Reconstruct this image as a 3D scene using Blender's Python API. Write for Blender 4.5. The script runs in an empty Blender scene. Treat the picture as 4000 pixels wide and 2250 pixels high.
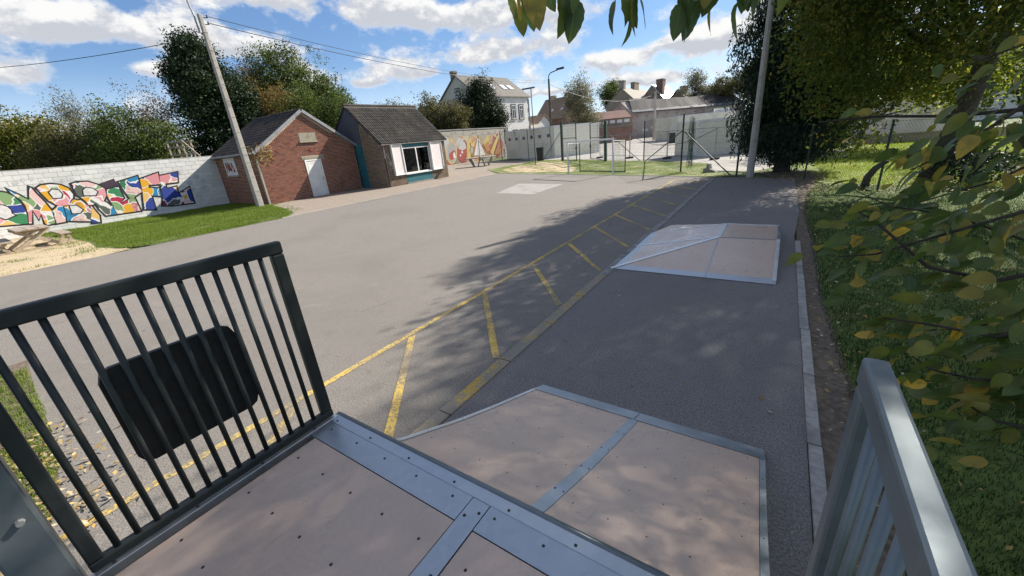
import bpy, math, random
import numpy as np
from mathutils import Vector, Matrix
R_ = math.radians
rng = np.random.default_rng(7); random.seed(7)
sc = bpy.context.scene
col = sc.collection
# ------------------------------------------------------------------ camera
cam_d = bpy.data.cameras.new('camera'); cam = bpy.data.objects.new('camera', cam_d); col.objects.link(cam)
cam_d.sensor_width = 36.0; cam_d.lens = 36.0 * 1510.1 / 4000.0
cam_d.clip_start = 0.05; cam_d.clip_end = 3000
cam.matrix_world = Matrix(((0.83415, -0.12504, 0.53717, 0), (0.54420, 0.34484, -0.76480, 0),
                           (-0.08961, 0.93029, 0.35570, 2.3), (0, 0, 0, 1)))
sc.camera = cam
# ------------------------------------------------------------------ light
SUN_EL, SUN_AZ = 33.0, 21.0            # azimuth measured from +Y towards +X
SKY_STRENGTH, SUN_STRENGTH, EXPOSURE = 0.13, 3.6, 1.46
SKY_TINT = (0.31, 0.385, 0.525)
sd = bpy.data.lights.new('sun', 'SUN'); sun = bpy.data.objects.new('sun', sd); col.objects.link(sun)
sd.energy = SUN_STRENGTH; sd.angle = R_(0.55); sd.color = (1.0, 0.93, 0.82)
sv = Vector((math.sin(R_(SUN_AZ)) * math.cos(R_(SUN_EL)), math.cos(R_(SUN_AZ)) * math.cos(R_(SUN_EL)), math.sin(R_(SUN_EL))))
sun.rotation_euler = sv.to_track_quat('Z', 'Y').to_euler(); sun.location = (0, 0, 60)
sc.view_settings.view_transform = 'Standard'; sc.view_settings.look = 'None'
sc.view_settings.gamma = 1.0; sc.view_settings.exposure = EXPOSURE; sc.view_settings.use_curve_mapping = False
sc.cycles.use_denoising = True; sc.cycles.max_bounces = 8; sc.cycles.transparent_max_bounces = 12
sc.cycles.diffuse_bounces = 4; sc.cycles.glossy_bounces = 3; sc.cycles.caustics_reflective = False; sc.cycles.caustics_refractive = False

class NT:
    """small node-graph helper"""
    def __init__(s, tree): s.t = tree; tree.nodes.clear()
    def n(s, typ, inp=None, **kw):
        nd = s.t.nodes.new(typ)
        for k, v in kw.items(): setattr(nd, k, v)
        for k, v in (inp or {}).items():
            if isinstance(v, bpy.types.NodeSocket): s.t.links.new(v, nd.inputs[k])
            else: nd.inputs[k].default_value = v
        return nd
    def m(s, op, a, b=0.0, c=0.0, clamp=False):
        nd = s.n('ShaderNodeMath', {0: a, 1: b, 2: c}, operation=op); nd.use_clamp = clamp
        return nd.outputs[0]
    def mr(s, v, a, b, c=0.0, d=1.0, smooth=True):
        return s.n('ShaderNodeMapRange', {'Value': v, 'From Min': a, 'From Max': b, 'To Min': c, 'To Max': d},
                   interpolation_type='SMOOTHSTEP' if smooth else 'LINEAR').outputs[0]
    def mix(s, f, a, b, mode='MIX'):
        nd = s.n('ShaderNodeMix', data_type='RGBA', blend_type=mode)
        for k, v in ((0, f), (6, a), (7, b)):
            if isinstance(v, bpy.types.NodeSocket): s.t.links.new(v, nd.inputs[k])
            else: nd.inputs[k].default_value = v if k == 0 else (tuple(v) + (1,))[:4]
        return nd.outputs[2]
    def noise(s, vec, scale, detail=4, rough=0.55, dist=0.0):
        return s.n('ShaderNodeTexNoise', {'Vector': vec, 'Scale': scale, 'Detail': detail, 'Roughness': rough, 'Distortion': dist}).outputs[0]
    def ramp(s, f, stops, interp='LINEAR'):
        nd = s.n('ShaderNodeValToRGB', {0: f}); cr = nd.color_ramp; cr.interpolation = interp
        while len(cr.elements) < len(stops): cr.elements.new(0.5)
        for e, (p, c) in zip(cr.elements, stops): e.position = p; e.color = tuple(c) + (1,)
        return nd.outputs[0]

# ------------------------------------------------------------------ world: sky and cumulus
world = bpy.data.worlds.new('World'); sc.world = world; world.use_nodes = True
w = NT(world.node_tree)
sky = w.n('ShaderNodeTexSky', sky_type='NISHITA'); sky.sun_disc = False
sky.sun_elevation = R_(SUN_EL); sky.sun_rotation = R_(SUN_AZ); sky.air_density = 1.0; sky.dust_density = 0.15; sky.ozone_density = 2.0
tc = w.n('ShaderNodeTexCoord').outputs['Generated']
sx = w.n('ShaderNodeSeparateXYZ', {0: tc})
DEG = 57.29578
az = w.m('MULTIPLY', w.m('ARCTAN2', sx.outputs[0], sx.outputs[1]), DEG)
hyp = w.m('SQRT', w.m('ADD', w.m('MULTIPLY', sx.outputs[0], sx.outputs[0]), w.m('MULTIPLY', sx.outputs[1], sx.outputs[1])))
el = w.m('MULTIPLY', w.m('ARCTAN2', sx.outputs[2], hyp), DEG)
def cl_noise(shift, scale, detail, seed=0.37):
    v = w.n('ShaderNodeVectorMath', {0: tc, 1: (1.0, 1.0, 1.7)}, operation='MULTIPLY').outputs[0]
    v = w.n('ShaderNodeVectorMath', {0: v, 1: (seed, 0.11, shift)}, operation='ADD').outputs[0]
    return w.noise(v, scale, detail, 0.62, 0.1)
n1 = cl_noise(0.0, 9.0, 10); n1s = cl_noise(0.03, 9.0, 6)
nb = cl_noise(0.0, 2.6, 3, 4.2)
dens = w.m('ADD', w.m('MULTIPLY', w.m('ADD', n1, -0.5), 1.15), w.m('MULTIPLY', w.m('ADD', nb, -0.5), 0.55)); top = w.m('MULTIPLY', w.m('SUBTRACT', n1, n1s), 2.6)
# extra cloud cover added above the view for more neutral light in the shade
dens = w.m('ADD', dens, w.mr(el, 16.0, 40.0, 0.0, 0.10))
clouds = [(-78, 13.6, 5, 1.3, .34), (-70, 13.0, 6, 1.6, .34), (-64, 12.0, 3, 1.1, .26), (-72.5, 9.9, 2.6, .8, .30), (-81, 9.3, 2.6, 1.0, .30), (-62, 16.6, 7, .9, .26),
          (-48, 15.2, 5.5, 1.6, .34), (-38, 14.6, 8, 1.8, .36), (-33, 10.9, 9, 1.2, .36), (-24, 13.5, 5, 1.5, .26), (-47.4, 9.8, 2.2, .7, .30), (-51, 8.3, 1.8, .45, .30), (-43.5, 9.0, 2.0, .5, .26),
          (-19.5, 8.4, 6, 1.1, .36), (-10, 8.9, 5, 1.2, .36), (-14, 5.6, 4.5, .7, .32), (-27, 5.4, 5, .5, .22), (-85, 5.2, 8, .5, .2), (-58, 4.6, 7, .5, .2), (-40, 3.6, 9, .5, .22),
          (6, 10, 7, 3, .34), (-100, 12, 8, 2, .34), (30, 14, 10, 3, .34), (60, 10, 10, 2.5, .34), (110, 12, 12, 3, .34), (160, 12, 12, 2.5, .34), (-140, 12, 12, 2.5, .34)]
for (a, e, ra, re, amp) in clouds:
    dx = w.m('DIVIDE', w.m('SUBTRACT', az, a), ra); dy = w.m('DIVIDE', w.m('SUBTRACT', el, e), re)
    g = w.m('EXPONENT', w.m('MULTIPLY', w.m('ADD', w.m('MULTIPLY', dx, dx), w.m('MULTIPLY', dy, dy)), -1.0))
    g = w.m('MULTIPLY', g, amp)
    dens = w.m('ADD', dens, g); top = w.m('ADD', top, w.m('MULTIPLY', w.m('MULTIPLY', g, dy), 1.1))
mask = w.mr(dens, 0.02, 0.22)
lit = w.mr(top, -0.20, 0.34)
thin = w.mr(dens, 0.04, 0.24)
lit2 = w.m('MAXIMUM', lit, w.m('SUBTRACT', 0.9, thin))
ccol = w.mix(lit2, (1.68, 1.75, 1.92), (2.75, 2.74, 2.72))
haze_f = w.mr(el, -1.0, 11.0, 0.75, 0.0)
skyc = w.mix(1.0, sky.outputs[0], SKY_TINT, 'MULTIPLY')
skyc = w.n('ShaderNodeVectorMath', {0: skyc, 1: w.n('ShaderNodeVectorMath', {0: w.n('ShaderNodeVectorMath', {0: skyc, 1: (1 / 9.0,) * 3}, operation='MULTIPLY').outputs[0], 1: (1, 1, 1)}, operation='ADD').outputs[0]}, operation='DIVIDE').outputs[0]
skyh = w.mix(haze_f, skyc, (2.75, 3.25, 3.85))
fin = w.mix(w.m('MULTIPLY', mask, w.mr(el, 0.0, 2.5)), skyh, ccol)
bg = w.n('ShaderNodeBackground', {0: fin, 1: SKY_STRENGTH}); wo = w.n('ShaderNodeOutputWorld', {0: bg.outputs[0]})

# ------------------------------------------------------------------ materials
def newmat(name):
    m = bpy.data.materials.new(name); m.use_nodes = True; return m, NT(m.node_tree)
def finish(t, colr, rough=0.8, metal=0.0, bump=None, bstr=0.3, bdist=0.01, spec=0.4, trans=0.0):
    inp = {'Base Color': colr if isinstance(colr, bpy.types.NodeSocket) else tuple(colr) + (1,), 'Roughness': rough, 'Metallic': metal, 'Specular IOR Level': spec}
    p = t.n('ShaderNodeBsdfPrincipled', inp)
    if bump is not None:
        b = t.n('ShaderNodeBump', {'Height': bump, 'Strength': bstr, 'Distance': bdist}); t.t.links.new(b.outputs[0], p.inputs['Normal'])
    out = p.outputs[0]
    if trans > 0:
        tr = t.n('ShaderNodeBsdfTranslucent', {'Color': inp['Base Color']})
        mx = t.n('ShaderNodeMixShader', {0: trans, 1: out, 2: tr.outputs[0]}); out = mx.outputs[0]
    t.n('ShaderNodeOutputMaterial', {0: out})
def pbr(name, c1, c2, scale=8, rough=0.8, metal=0.0, patch=None, patch_scale=0.7, bstr=0.3, bdist=0.005, spec=0.4, detail=5, lo=0.35, hi=0.65, rr=0.0):
    m, t = newmat(name); v = t.n('ShaderNodeTexCoord').outputs['Object']
    a = t.noise(v, scale, detail, 0.6); c = t.mix(t.mr(a, lo, hi), c1, c2)
    if patch is not None:
        b = t.noise(v, patch_scale, 5, 0.6, 0.4); c = t.mix(t.m('MULTIPLY', t.mr(b, 0.48, 0.68), 0.8), c, patch)
    r = t.mr(t.noise(v, scale * 0.4, 3), 0.3, 0.7, rough - rr, rough + rr) if rr else rough
    finish(t, c, r, metal, a, bstr, bdist, spec); return m
def rndmat(name, stops, scale=10, rough=0.85, bstr=0.3, bdist=0.004, soil=None, interp='LINEAR', spec=0.3, soil_lo=0.5, soil_hi=0.7, soil_scale=0.9, dark=0.6):
    """colour by piece: face attribute rnd plus the object's own random number"""
    m, t = newmat(name); v = t.n('ShaderNodeTexCoord').outputs['Object']; g = t.n('ShaderNodeNewGeometry').outputs['Position']
    r = t.m('FRACT', t.m('ADD', t.n('ShaderNodeAttribute', attribute_name='rnd').outputs['Fac'], t.n('ShaderNodeObjectInfo').outputs['Random']))
    c = t.ramp(r, stops, interp); a = t.noise(g, scale, 5, 0.65)
    c = t.mix(t.mr(a, 0.3, 0.7), c, t.mix(1.0, c, (dark,) * 3, 'MULTIPLY'))
    if soil is not None: c = t.mix(t.m('MULTIPLY', t.mr(t.noise(g, soil_scale, 6, 0.65), soil_lo, soil_hi), 0.75), c, soil)
    finish(t, c, rough, 0, a, bstr, bdist, spec); return m
def leafmat(name, stops, trans=0.45, rough=0.55, spec=0.22):
    m, t = newmat(name)
    r = t.m('FRACT', t.m('ADD', t.n('ShaderNodeAttribute', attribute_name='rnd').outputs['Fac'], t.n('ShaderNodeObjectInfo').outputs['Random']))
    c = t.ramp(r, stops)
    finish(t, c, rough, 0, None, spec=spec, trans=trans); return m
def plain(name, c, rough=0.6, metal=0.0, spec=0.4): return pbr(name, c, tuple(x * 0.82 for x in c), 6, rough, metal, spec=spec, bstr=0.08)

MT = {}
def asphalt(name, c1, c2, patch, stain):
    m, t = newmat(name); v = t.n('ShaderNodeTexCoord').outputs['Object']
    a = t.noise(v, 62, 5, 0.8); b = t.noise(v, 150, 2, 0.6)
    c = t.mix(t.mr(a, 0.38, 0.62), tuple(x * 0.86 for x in c1), tuple(x * 1.1 for x in c2))
    c = t.mix(t.m('MULTIPLY', t.mr(t.noise(v, 5.5, 5, 0.7, 0.5), 0.5, 0.72), 0.35), c, tuple(x * 0.75 for x in c1))
    c = t.mix(t.m('MULTIPLY', t.mr(b, 0.58, 0.68), 0.7), c, tuple(min(1, x * 2.0) for x in c2))
    c = t.mix(t.m('MULTIPLY', t.mr(t.noise(v, 0.33, 7, 0.62, 0.6), 0.45, 0.7), 0.55), c, patch)
    c = t.mix(t.m('MULTIPLY', t.mr(t.noise(v, 1.4, 6, 0.7, 0.8), 0.58, 0.74), 0.5), c, stain)
    # hair cracks
    vo = t.n('ShaderNodeTexVoronoi', {'Vector': t.n('ShaderNodeVectorMath', {0: v, 1: t.n('ShaderNodeVectorMath', {0: t.n('ShaderNodeTexNoise', {'Vector': v, 'Scale': 1.5, 'Detail': 6}).outputs[1], 1: (.9, .9, 0)}, operation='MULTIPLY').outputs[0]}, operation='ADD').outputs[0], 'Scale': 0.22}, feature='DISTANCE_TO_EDGE').outputs[0]
    ck = t.m('MULTIPLY', t.mr(vo, 0.0, 0.003, 1.0, 0.0), t.mr(t.noise(v, 0.25, 2), 0.5, 0.6))
    c = t.mix(t.m('MULTIPLY', ck, 0.5), c, tuple(x * 0.4 for x in c1))
    sp = t.n('ShaderNodeTexVoronoi', {'Vector': v, 'Scale': 1.15, 'Randomness': 1.0}).outputs[0]
    c = t.mix(t.mr(sp, 0.018, 0.03, 0.55, 0.0), c, (0.45, 0.44, 0.42))
    finish(t, c, 0.9, 0, a, 0.5, 0.006, 0.25); return m
MT['court'] = asphalt('court_asphalt', (0.141, 0.128, 0.113), (0.238, 0.219, 0.196), (0.160, 0.147, 0.131), (0.266, 0.245, 0.217))
MT['path'] = asphalt('path_asphalt', (0.130, 0.122, 0.116), (0.232, 0.219, 0.208), (0.150, 0.141, 0.133), (0.21, 0.198, 0.185))
MT['yard'] = pbr('yard_concrete', (0.33, 0.31, 0.28), (0.40, 0.38, 0.35), 3, 0.9, patch=(0.28, 0.265, 0.25), patch_scale=0.12)
MT['patch'] = pbr('pale_asphalt_patch', (0.27, 0.25, 0.23), (0.34, 0.32, 0.30), 60, 0.9, patch=(0.22, 0.21, 0.2), patch_scale=1.5)
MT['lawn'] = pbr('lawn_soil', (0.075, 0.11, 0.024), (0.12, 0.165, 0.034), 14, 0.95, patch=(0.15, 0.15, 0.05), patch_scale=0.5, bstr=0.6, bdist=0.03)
MT['patchy'] = pbr('patchy_turf', (0.10, 0.14, 0.03), (0.15, 0.19, 0.045), 6, 0.95, patch=(0.34, 0.28, 0.18), patch_scale=0.75, bstr=0.6, bdist=0.03)
MT['sand'] = pbr('sandy_earth', (0.40, 0.31, 0.195), (0.50, 0.40, 0.265), 5, 0.95, patch=(0.33, 0.27, 0.17), patch_scale=0.9, bstr=0.5, bdist=0.02)
MT['soil'] = pbr('bare_soil', (0.10, 0.078, 0.056), (0.17, 0.135, 0.10), 18, 0.95, patch=(0.16, 0.12, 0.08), patch_scale=2.0, bstr=0.7, bdist=0.02)
MT['far'] = pbr('field_green', (0.06, 0.10, 0.03), (0.10, 0.13, 0.045), 0.2, 0.95, patch=(0.14, 0.12, 0.06), patch_scale=0.02)
MT['kerb'] = pbr('kerb_concrete', (0.20, 0.195, 0.185), (0.30, 0.29, 0.275), 22, 0.9, patch=(0.14, 0.14, 0.12), patch_scale=2.2)
MT['concrete'] = pbr('weathered_concrete', (0.27, 0.25, 0.21), (0.37, 0.345, 0.30), 16, 0.9, patch=(0.20, 0.19, 0.15), patch_scale=1.2, bstr=0.4, bdist=0.01)
MT['pole'] = pbr('pole_concrete', (0.30, 0.28, 0.25), (0.42, 0.40, 0.37), 26, 0.9, patch=(0.20, 0.18, 0.15), patch_scale=1.6, bstr=0.6, bdist=0.01)
MT['tableconc'] = pbr('table_concrete', (0.34, 0.27, 0.19), (0.44, 0.36, 0.27), 20, 0.9, patch=(0.25, 0.20, 0.14), patch_scale=3)
MT['plank'] = pbr('table_plank', (0.28, 0.23, 0.18), (0.38, 0.32, 0.26), 9, 0.8, patch=(0.22, 0.18, 0.14), patch_scale=4)
def phenolic(name):
    m, t = newmat(name); v = t.n('ShaderNodeTexCoord').outputs['Object']
    a = t.noise(v, 60, 4, 0.7); b = t.noise(v, 1.6, 6, 0.6, 0.5); s = t.noise(t.n('ShaderNodeVectorMath', {0: v, 1: (14, 1.2, 3)}, operation='MULTIPLY').outputs[0], 3, 6, 0.7)
    c = t.mix(t.mr(a, 0.3, 0.7), (0.55, 0.415, 0.325), (0.60, 0.455, 0.36)); c = t.mix(t.m('MULTIPLY', t.mr(b, 0.4, 0.75), 0.55), c, (0.49, 0.37, 0.295))
    c = t.mix(t.m('MULTIPLY', t.mr(s, 0.58, 0.74), 0.38), c, (0.25, 0.19, 0.155))
    s2 = t.noise(t.n('ShaderNodeVectorMath', {0: v, 1: (1.1, 9, 3)}, operation='MULTIPLY').outputs[0], 2.2, 7, 0.75, 1.2); c = t.mix(t.m('MULTIPLY', t.mr(s2, 0.60, 0.70), 0.35), c, (0.62, 0.52, 0.44)); d = t.n('ShaderNodeTexVoronoi', {'Vector': v, 'Scale': 5.0}).outputs[0]; c = t.mix(t.mr(d, 0.03, 0.06, 0.35, 0), c, (0.18, 0.14, 0.11))
    finish(t, c, t.mr(b, 0.3, 0.8, 0.24, 0.42), 0, a, 0.10, 0.002, 0.6); return m
MT['board'] = phenolic('ramp_board')
def steel(name, c1, c2, rough, metal=0.9):
    m, t = newmat(name); v = t.n('ShaderNodeTexCoord').outputs['Object']
    vo = t.n('ShaderNodeTexVoronoi', {'Vector': v, 'Scale': 34}).outputs[1]; a = t.noise(v, 3.2, 6, 0.65, 0.6); sc_ = t.noise(t.n('ShaderNodeVectorMath', {0: v, 1: (2, 30, 9)}, operation='MULTIPLY').outputs[0], 3, 5, 0.7)
    g = t.n('ShaderNodeRGBToBW', {0: vo}).outputs[0]
    c = t.mix(t.m('MULTIPLY', g, 0.35), c1, c2); c = t.mix(t.m('MULTIPLY', t.mr(a, 0.4, 0.72), 0.6), c, c2); c = t.mix(t.m('MULTIPLY', t.mr(sc_, 0.6, 0.75), 0.35), c, tuple(x * 0.55 for x in c1))
    finish(t, c, t.mr(a, 0.3, 0.75, rough - 0.1, rough + 0.13), metal, sc_, 0.08, 0.002); return m
MT['steel'] = steel('galvanised_steel', (0.38, 0.43, 0.475), (0.52, 0.565, 0.60), 0.42)
MT['railsteel'] = steel('galvanised_rail', (0.155, 0.185, 0.20), (0.225, 0.26, 0.28), 0.48, 0.6)
MT['darkrail'] = steel('weathered_dark_rail', (0.028, 0.034, 0.034), (0.05, 0.057, 0.056), 0.5, 0.4)
MT['edge'] = steel('bright_edge_trim', (0.62, 0.64, 0.65), (0.74, 0.75, 0.76), 0.4)
MT['bolt'] = plain('bolt_dark', (0.06, 0.06, 0.06), 0.5, 0.6)
MT['blackpanel'] = pbr('black_panel', (0.012, 0.013, 0.013), (0.02, 0.021, 0.021), 20, 0.55)
def worn_paint(name, base, under, lo, hi):
    m, t = newmat(name); v = t.n('ShaderNodeTexCoord').outputs['Object']
    a = t.noise(v, 38, 6, 0.75, 0.3); b = t.noise(v, 1.3, 4, 0.6); k = t.m('ADD', a, t.m('MULTIPLY', t.m('SUBTRACT', b, 0.5), 0.7))
    c = t.mix(t.mr(k, lo, hi), base, under); c = t.mix(t.m('MULTIPLY', t.mr(t.noise(v, 120, 2), 0.4, 0.7), 0.3), c, tuple(x * 0.6 for x in base))
    finish(t, c, 0.85, 0, a, 0.3, 0.004, 0.25); return m
MT['yellow'] = worn_paint('worn_yellow_paint', (0.60, 0.42, 0.10), (0.20, 0.18, 0.15), 0.42, 0.56)
MT['yellow_kerb'] = worn_paint('worn_yellow_kerb', (0.58, 0.37, 0.04), (0.25, 0.235, 0.21), 0.36, 0.48)
MT['whiteblock'] = rndmat('white_painted_block', [(0, (0.60, 0.60, 0.58)), (0.5, (0.66, 0.66, 0.64)), (1, (0.70, 0.70, 0.68))], 9, 0.8, 0.35, 0.008, soil=(0.50, 0.505, 0.49), soil_scale=0.8, dark=0.9)
MT['whitejoint'] = pbr('white_joint', (0.38, 0.38, 0.37), (0.50, 0.50, 0.49), 14, 0.9, patch=(0.30, 0.30, 0.28), patch_scale=1.5)
MT['brick'] = rndmat('red_brick', [(0, (0.14, 0.055, 0.038)), (0.35, (0.21, 0.082, 0.052)), (0.75, (0.26, 0.105, 0.068)), (1, (0.18, 0.08, 0.06))], 25, 0.9, soil=(0.30, 0.17, 0.13), soil_lo=0.55, soil_hi=0.8, dark=0.75)
MT['brickjoint'] = pbr('lime_mortar', (0.42, 0.33, 0.25), (0.55, 0.45, 0.35), 12, 0.95, patch=(0.30, 0.21, 0.16), patch_scale=1.4)
MT['brownbrick'] = rndmat('brown_brick', [(0, (0.12, 0.085, 0.055)), (0.5, (0.18, 0.13, 0.085)), (1, (0.22, 0.16, 0.11))], 25, 0.9, dark=0.75)
MT['brownjoint'] = pbr('grey_mortar', (0.34, 0.30, 0.24), (0.44, 0.39, 0.32), 12, 0.95)
MT['tile'] = rndmat('dark_pantile', [(0, (0.040, 0.037, 0.033)), (0.5, (0.062, 0.056, 0.050)), (1, (0.085, 0.076, 0.066))], 18, 0.85, soil=(0.11, 0.10, 0.075), dark=0.7, spec=0.25)
MT['tile_old'] = rndmat('dark_slate_tile', [(0, (0.035, 0.032, 0.034)), (0.5, (0.05, 0.046, 0.047)), (1, (0.07, 0.062, 0.06))], 18, 0.85, soil=(0.09, 0.07, 0.05), dark=0.7, spec=0.25)
MT['zinc'] = pbr('zinc_trim', (0.20, 0.21, 0.225), (0.28, 0.29, 0.30), 12, 0.6, 0.3, patch=(0.14, 0.14, 0.15), patch_scale=2)
MT['white'] = pbr('white_plastic', (0.70, 0.70, 0.68), (0.76, 0.76, 0.74), 6, 0.5, bstr=0.05, patch=(0.62, 0.61, 0.59), patch_scale=1.2)
MT['pinkwhite'] = pbr('white_shutter', (0.66, 0.61, 0.60), (0.72, 0.67, 0.66), 5, 0.5, bstr=0.05)
MT['teal'] = pbr('teal_paint', (0.02, 0.115, 0.14), (0.03, 0.15, 0.175), 9, 0.55, patch=(0.02, 0.085, 0.11), patch_scale=1.5)
MT['slateclad'] = pbr('blue_slate', (0.055, 0.06, 0.075), (0.085, 0.09, 0.11), 10, 0.7)
MT['stone'] = pbr('bluestone', (0.24, 0.22, 0.17), (0.33, 0.30, 0.24), 15, 0.9, patch=(0.18, 0.17, 0.12), patch_scale=3)
MT['dark'] = plain('dark_void', (0.02, 0.02, 0.02), 0.8)
MT['darkgreen'] = pbr('green_metal', (0.012, 0.035, 0.025), (0.02, 0.05, 0.035), 10, 0.5)
MT['blackmetal'] = pbr('black_metal', (0.015, 0.018, 0.018), (0.03, 0.032, 0.032), 10, 0.5)
MT['greymetal'] = pbr('grey_metal', (0.26, 0.27, 0.27), (0.36, 0.37, 0.37), 10, 0.5, 0.4)
MT['wire'] = plain('wire', (0.045, 0.055, 0.052), 0.6, 0.0)
MT['cable'] = plain('cable', (0.03, 0.03, 0.035), 0.6)
MT['cream'] = pbr('cream_container', (0.76, 0.74, 0.61), (0.82, 0.80, 0.68), 3, 0.55, patch=(0.64, 0.62, 0.51), patch_scale=0.5, bstr=0.05)
MT['render'] = pbr('white_render', (0.62, 0.61, 0.58), (0.70, 0.69, 0.66), 3, 0.9, patch=(0.52, 0.51, 0.49), patch_scale=0.3)
MT['beige'] = pbr('beige_render', (0.50, 0.47, 0.40), (0.58, 0.54, 0.47), 3, 0.9, patch=(0.44, 0.41, 0.35), patch_scale=0.25)
def wallbrick(name, c1, c2, mortar, patch, pw=0.25, ph=0.085, scale=1.0, pamt=0.7, plo=0.45, phi=0.65):
    m, t = newmat(name); v = t.n('ShaderNodeTexCoord').outputs['Object']; s = t.n('ShaderNodeSeparateXYZ', {0: v})
    u = t.m('ADD', t.m('MULTIPLY', s.outputs[0], 0.83), t.m('MULTIPLY', s.outputs[1], 0.71)); q = t.n('ShaderNodeCombineXYZ', {0: u, 1: s.outputs[2]})
    b = t.n('ShaderNodeTexBrick', {'Vector': q.outputs[0], 'Color1': c1 + (1,), 'Color2': c2 + (1,), 'Mortar': mortar + (1,), 'Scale': scale, 'Mortar Size': 0.012, 'Brick Width': pw, 'Row Height': ph})
    c = t.mix(t.m('MULTIPLY', t.mr(t.noise(v, 0.45, 7, 0.68, 0.5), plo, phi), pamt), b.outputs[0], patch)
    finish(t, c, 0.92, 0, t.noise(v, 9, 5), 0.3, 0.02, 0.2); return m
MT['barnwall'] = wallbrick('whitewashed_brick', (0.34, 0.29, 0.26), (0.42, 0.37, 0.34), (0.40, 0.37, 0.33), (0.26, 0.16, 0.13))
MT['oldbrick'] = wallbrick('old_brown_brick', (0.22, 0.17, 0.13), (0.28, 0.22, 0.17), (0.30, 0.26, 0.21), (0.36, 0.31, 0.25))
MT['redwall'] = wallbrick('red_garden_brick', (0.17, 0.085, 0.07), (0.22, 0.11, 0.09), (0.24, 0.19, 0.16), (0.15, 0.10, 0.085))
def roofmat(name, c1, c2, patch, uw=0.3, uh=0.35):
    m, t = newmat(name); v = t.n('ShaderNodeTexCoord').outputs['Object']; s = t.n('ShaderNodeSeparateXYZ', {0: v})
    q = t.n('ShaderNodeCombineXYZ', {0: t.m('ADD', s.outputs[0], s.outputs[1]), 1: s.outputs[2]})
    b = t.n('ShaderNodeTexBrick', {'Vector': q.outputs[0], 'Color1': c1 + (1,), 'Color2': c2 + (1,), 'Mortar': tuple(x * 0.6 for x in c1) + (1,), 'Scale': 1.0, 'Mortar Size': 0.02, 'Brick Width': uw, 'Row Height': uh})
    c = t.mix(t.m('MULTIPLY', t.mr(t.noise(v, 0.5, 6, 0.7), 0.5, 0.7), 0.6), b.outputs[0], patch); finish(t, c, 0.8, 0, t.noise(v, 6, 4), 0.4, 0.03, 0.3); return m
MT['roofgrey'] = roofmat('grey_slate_roof', (0.15, 0.14, 0.125), (0.19, 0.175, 0.155), (0.13, 0.125, 0.115))
MT['roofred'] = roofmat('mossy_red_roof', (0.19, 0.135, 0.10), (0.24, 0.18, 0.135), (0.17, 0.15, 0.10))
MT['roofdark'] = roofmat('black_slate_roof', (0.014, 0.014, 0.017), (0.022, 0.021, 0.025), (0.030, 0.028, 0.032))
MT['roofpale'] = roofmat('pale_tile_roof', (0.26, 0.24, 0.20), (0.31, 0.285, 0.24), (0.21, 0.19, 0.15))
m_, t_ = newmat('window_glass'); finish(t_, (0.03, 0.035, 0.035), 0.06, 0.0, None, spec=0.8); MT['glass'] = m_
m_, t_ = newmat('kiosk_glass'); g_ = t_.n('ShaderNodeBsdfGlossy', {'Color': (1, 1, 1, 1), 'Roughness': 0.02}); tr_ = t_.n('ShaderNodeBsdfTransparent', {'Color': (0.85, 0.9, 0.88, 1)}); fr_ = t_.n('ShaderNodeFresnel', {0: 1.5}); mx_ = t_.n('ShaderNodeMixShader', {0: fr_.outputs[0], 1: tr_.outputs[0], 2: g_.outputs[0]}); t_.n('ShaderNodeOutputMaterial', {0: mx_.outputs[0]}); MT['clearglass'] = m_
m_, t_ = newmat('net'); tr_ = t_.n('ShaderNodeBsdfTransparent'); df_ = t_.n('ShaderNodeBsdfDiffuse', {'Color': (0.28, 0.42, 0.36, 1)}); mx_ = t_.n('ShaderNodeMixShader', {0: 0.5, 1: tr_.outputs[0], 2: df_.outputs[0]}); finish(t_, (0.06, 0.13, 0.10), 0.7); MT['net'] = m_
# graffiti fill: warped cells with white seams
PAL = [(0.42, 0.03, 0.07), (0.62, 0.26, 0.28), (0.05, 0.22, 0.10), (0.035, 0.06, 0.27), (0.03, 0.22, 0.42), (0.68, 0.36, 0.035), (0.70, 0.48, 0.45), (0.10, 0.12, 0.10), (0.66, 0.30, 0.33), (0.22, 0.34, 0.16), (0.28, 0.04, 0.09), (0.70, 0.45, 0.16)]
def graffiti(name, pal, scale, wline, seed):
    m, t = newmat(name); g = t.n('ShaderNodeNewGeometry').outputs['Position']
    v = t.n('ShaderNodeVectorMath', {0: g, 1: (0, 1, 1)}, operation='MULTIPLY').outputs[0]; v = t.n('ShaderNodeVectorMath', {0: v, 1: (seed, 0, 0)}, operation='ADD').outputs[0]
    nz = t.n('ShaderNodeTexNoise', {'Vector': v, 'Scale': 2.2, 'Detail': 1.5}).outputs[1]
    q = t.n('ShaderNodeVectorMath', {0: v, 1: t.n('ShaderNodeVectorMath', {0: nz, 1: (0, 0.55, 0.55)}, operation='MULTIPLY').outputs[0]}, operation='ADD').outputs[0]
    c = t.n('ShaderNodeTexVoronoi', {'Vector': q, 'Scale': scale}); e = t.n('ShaderNodeTexVoronoi', {'Vector': q, 'Scale': scale}, feature='DISTANCE_TO_EDGE').outputs[0]
    k = t.n('ShaderNodeSeparateColor', {0: c.outputs[1]}).outputs[0]; n = len(pal)
    cc = t.ramp(k, [(i / n, p) for i, p in enumerate(pal)], 'CONSTANT')
    wv = t.n('ShaderNodeTexWave', {'Vector': v, 'Scale': 5.0, 'Distortion': 3.0}).outputs[0]
    cc = t.mix(t.m('MULTIPLY', t.mr(wv, 0.75, 0.9), 0.35), cc, tuple((0.05, 0.05, 0.07)))
    cc = t.mix(t.mr(e, wline * 0.6, wline, 1.0, 0.0), cc, (0.72, 0.70, 0.68)); finish(t, cc, 0.75, 0, None, spec=0.2); return m
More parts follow.
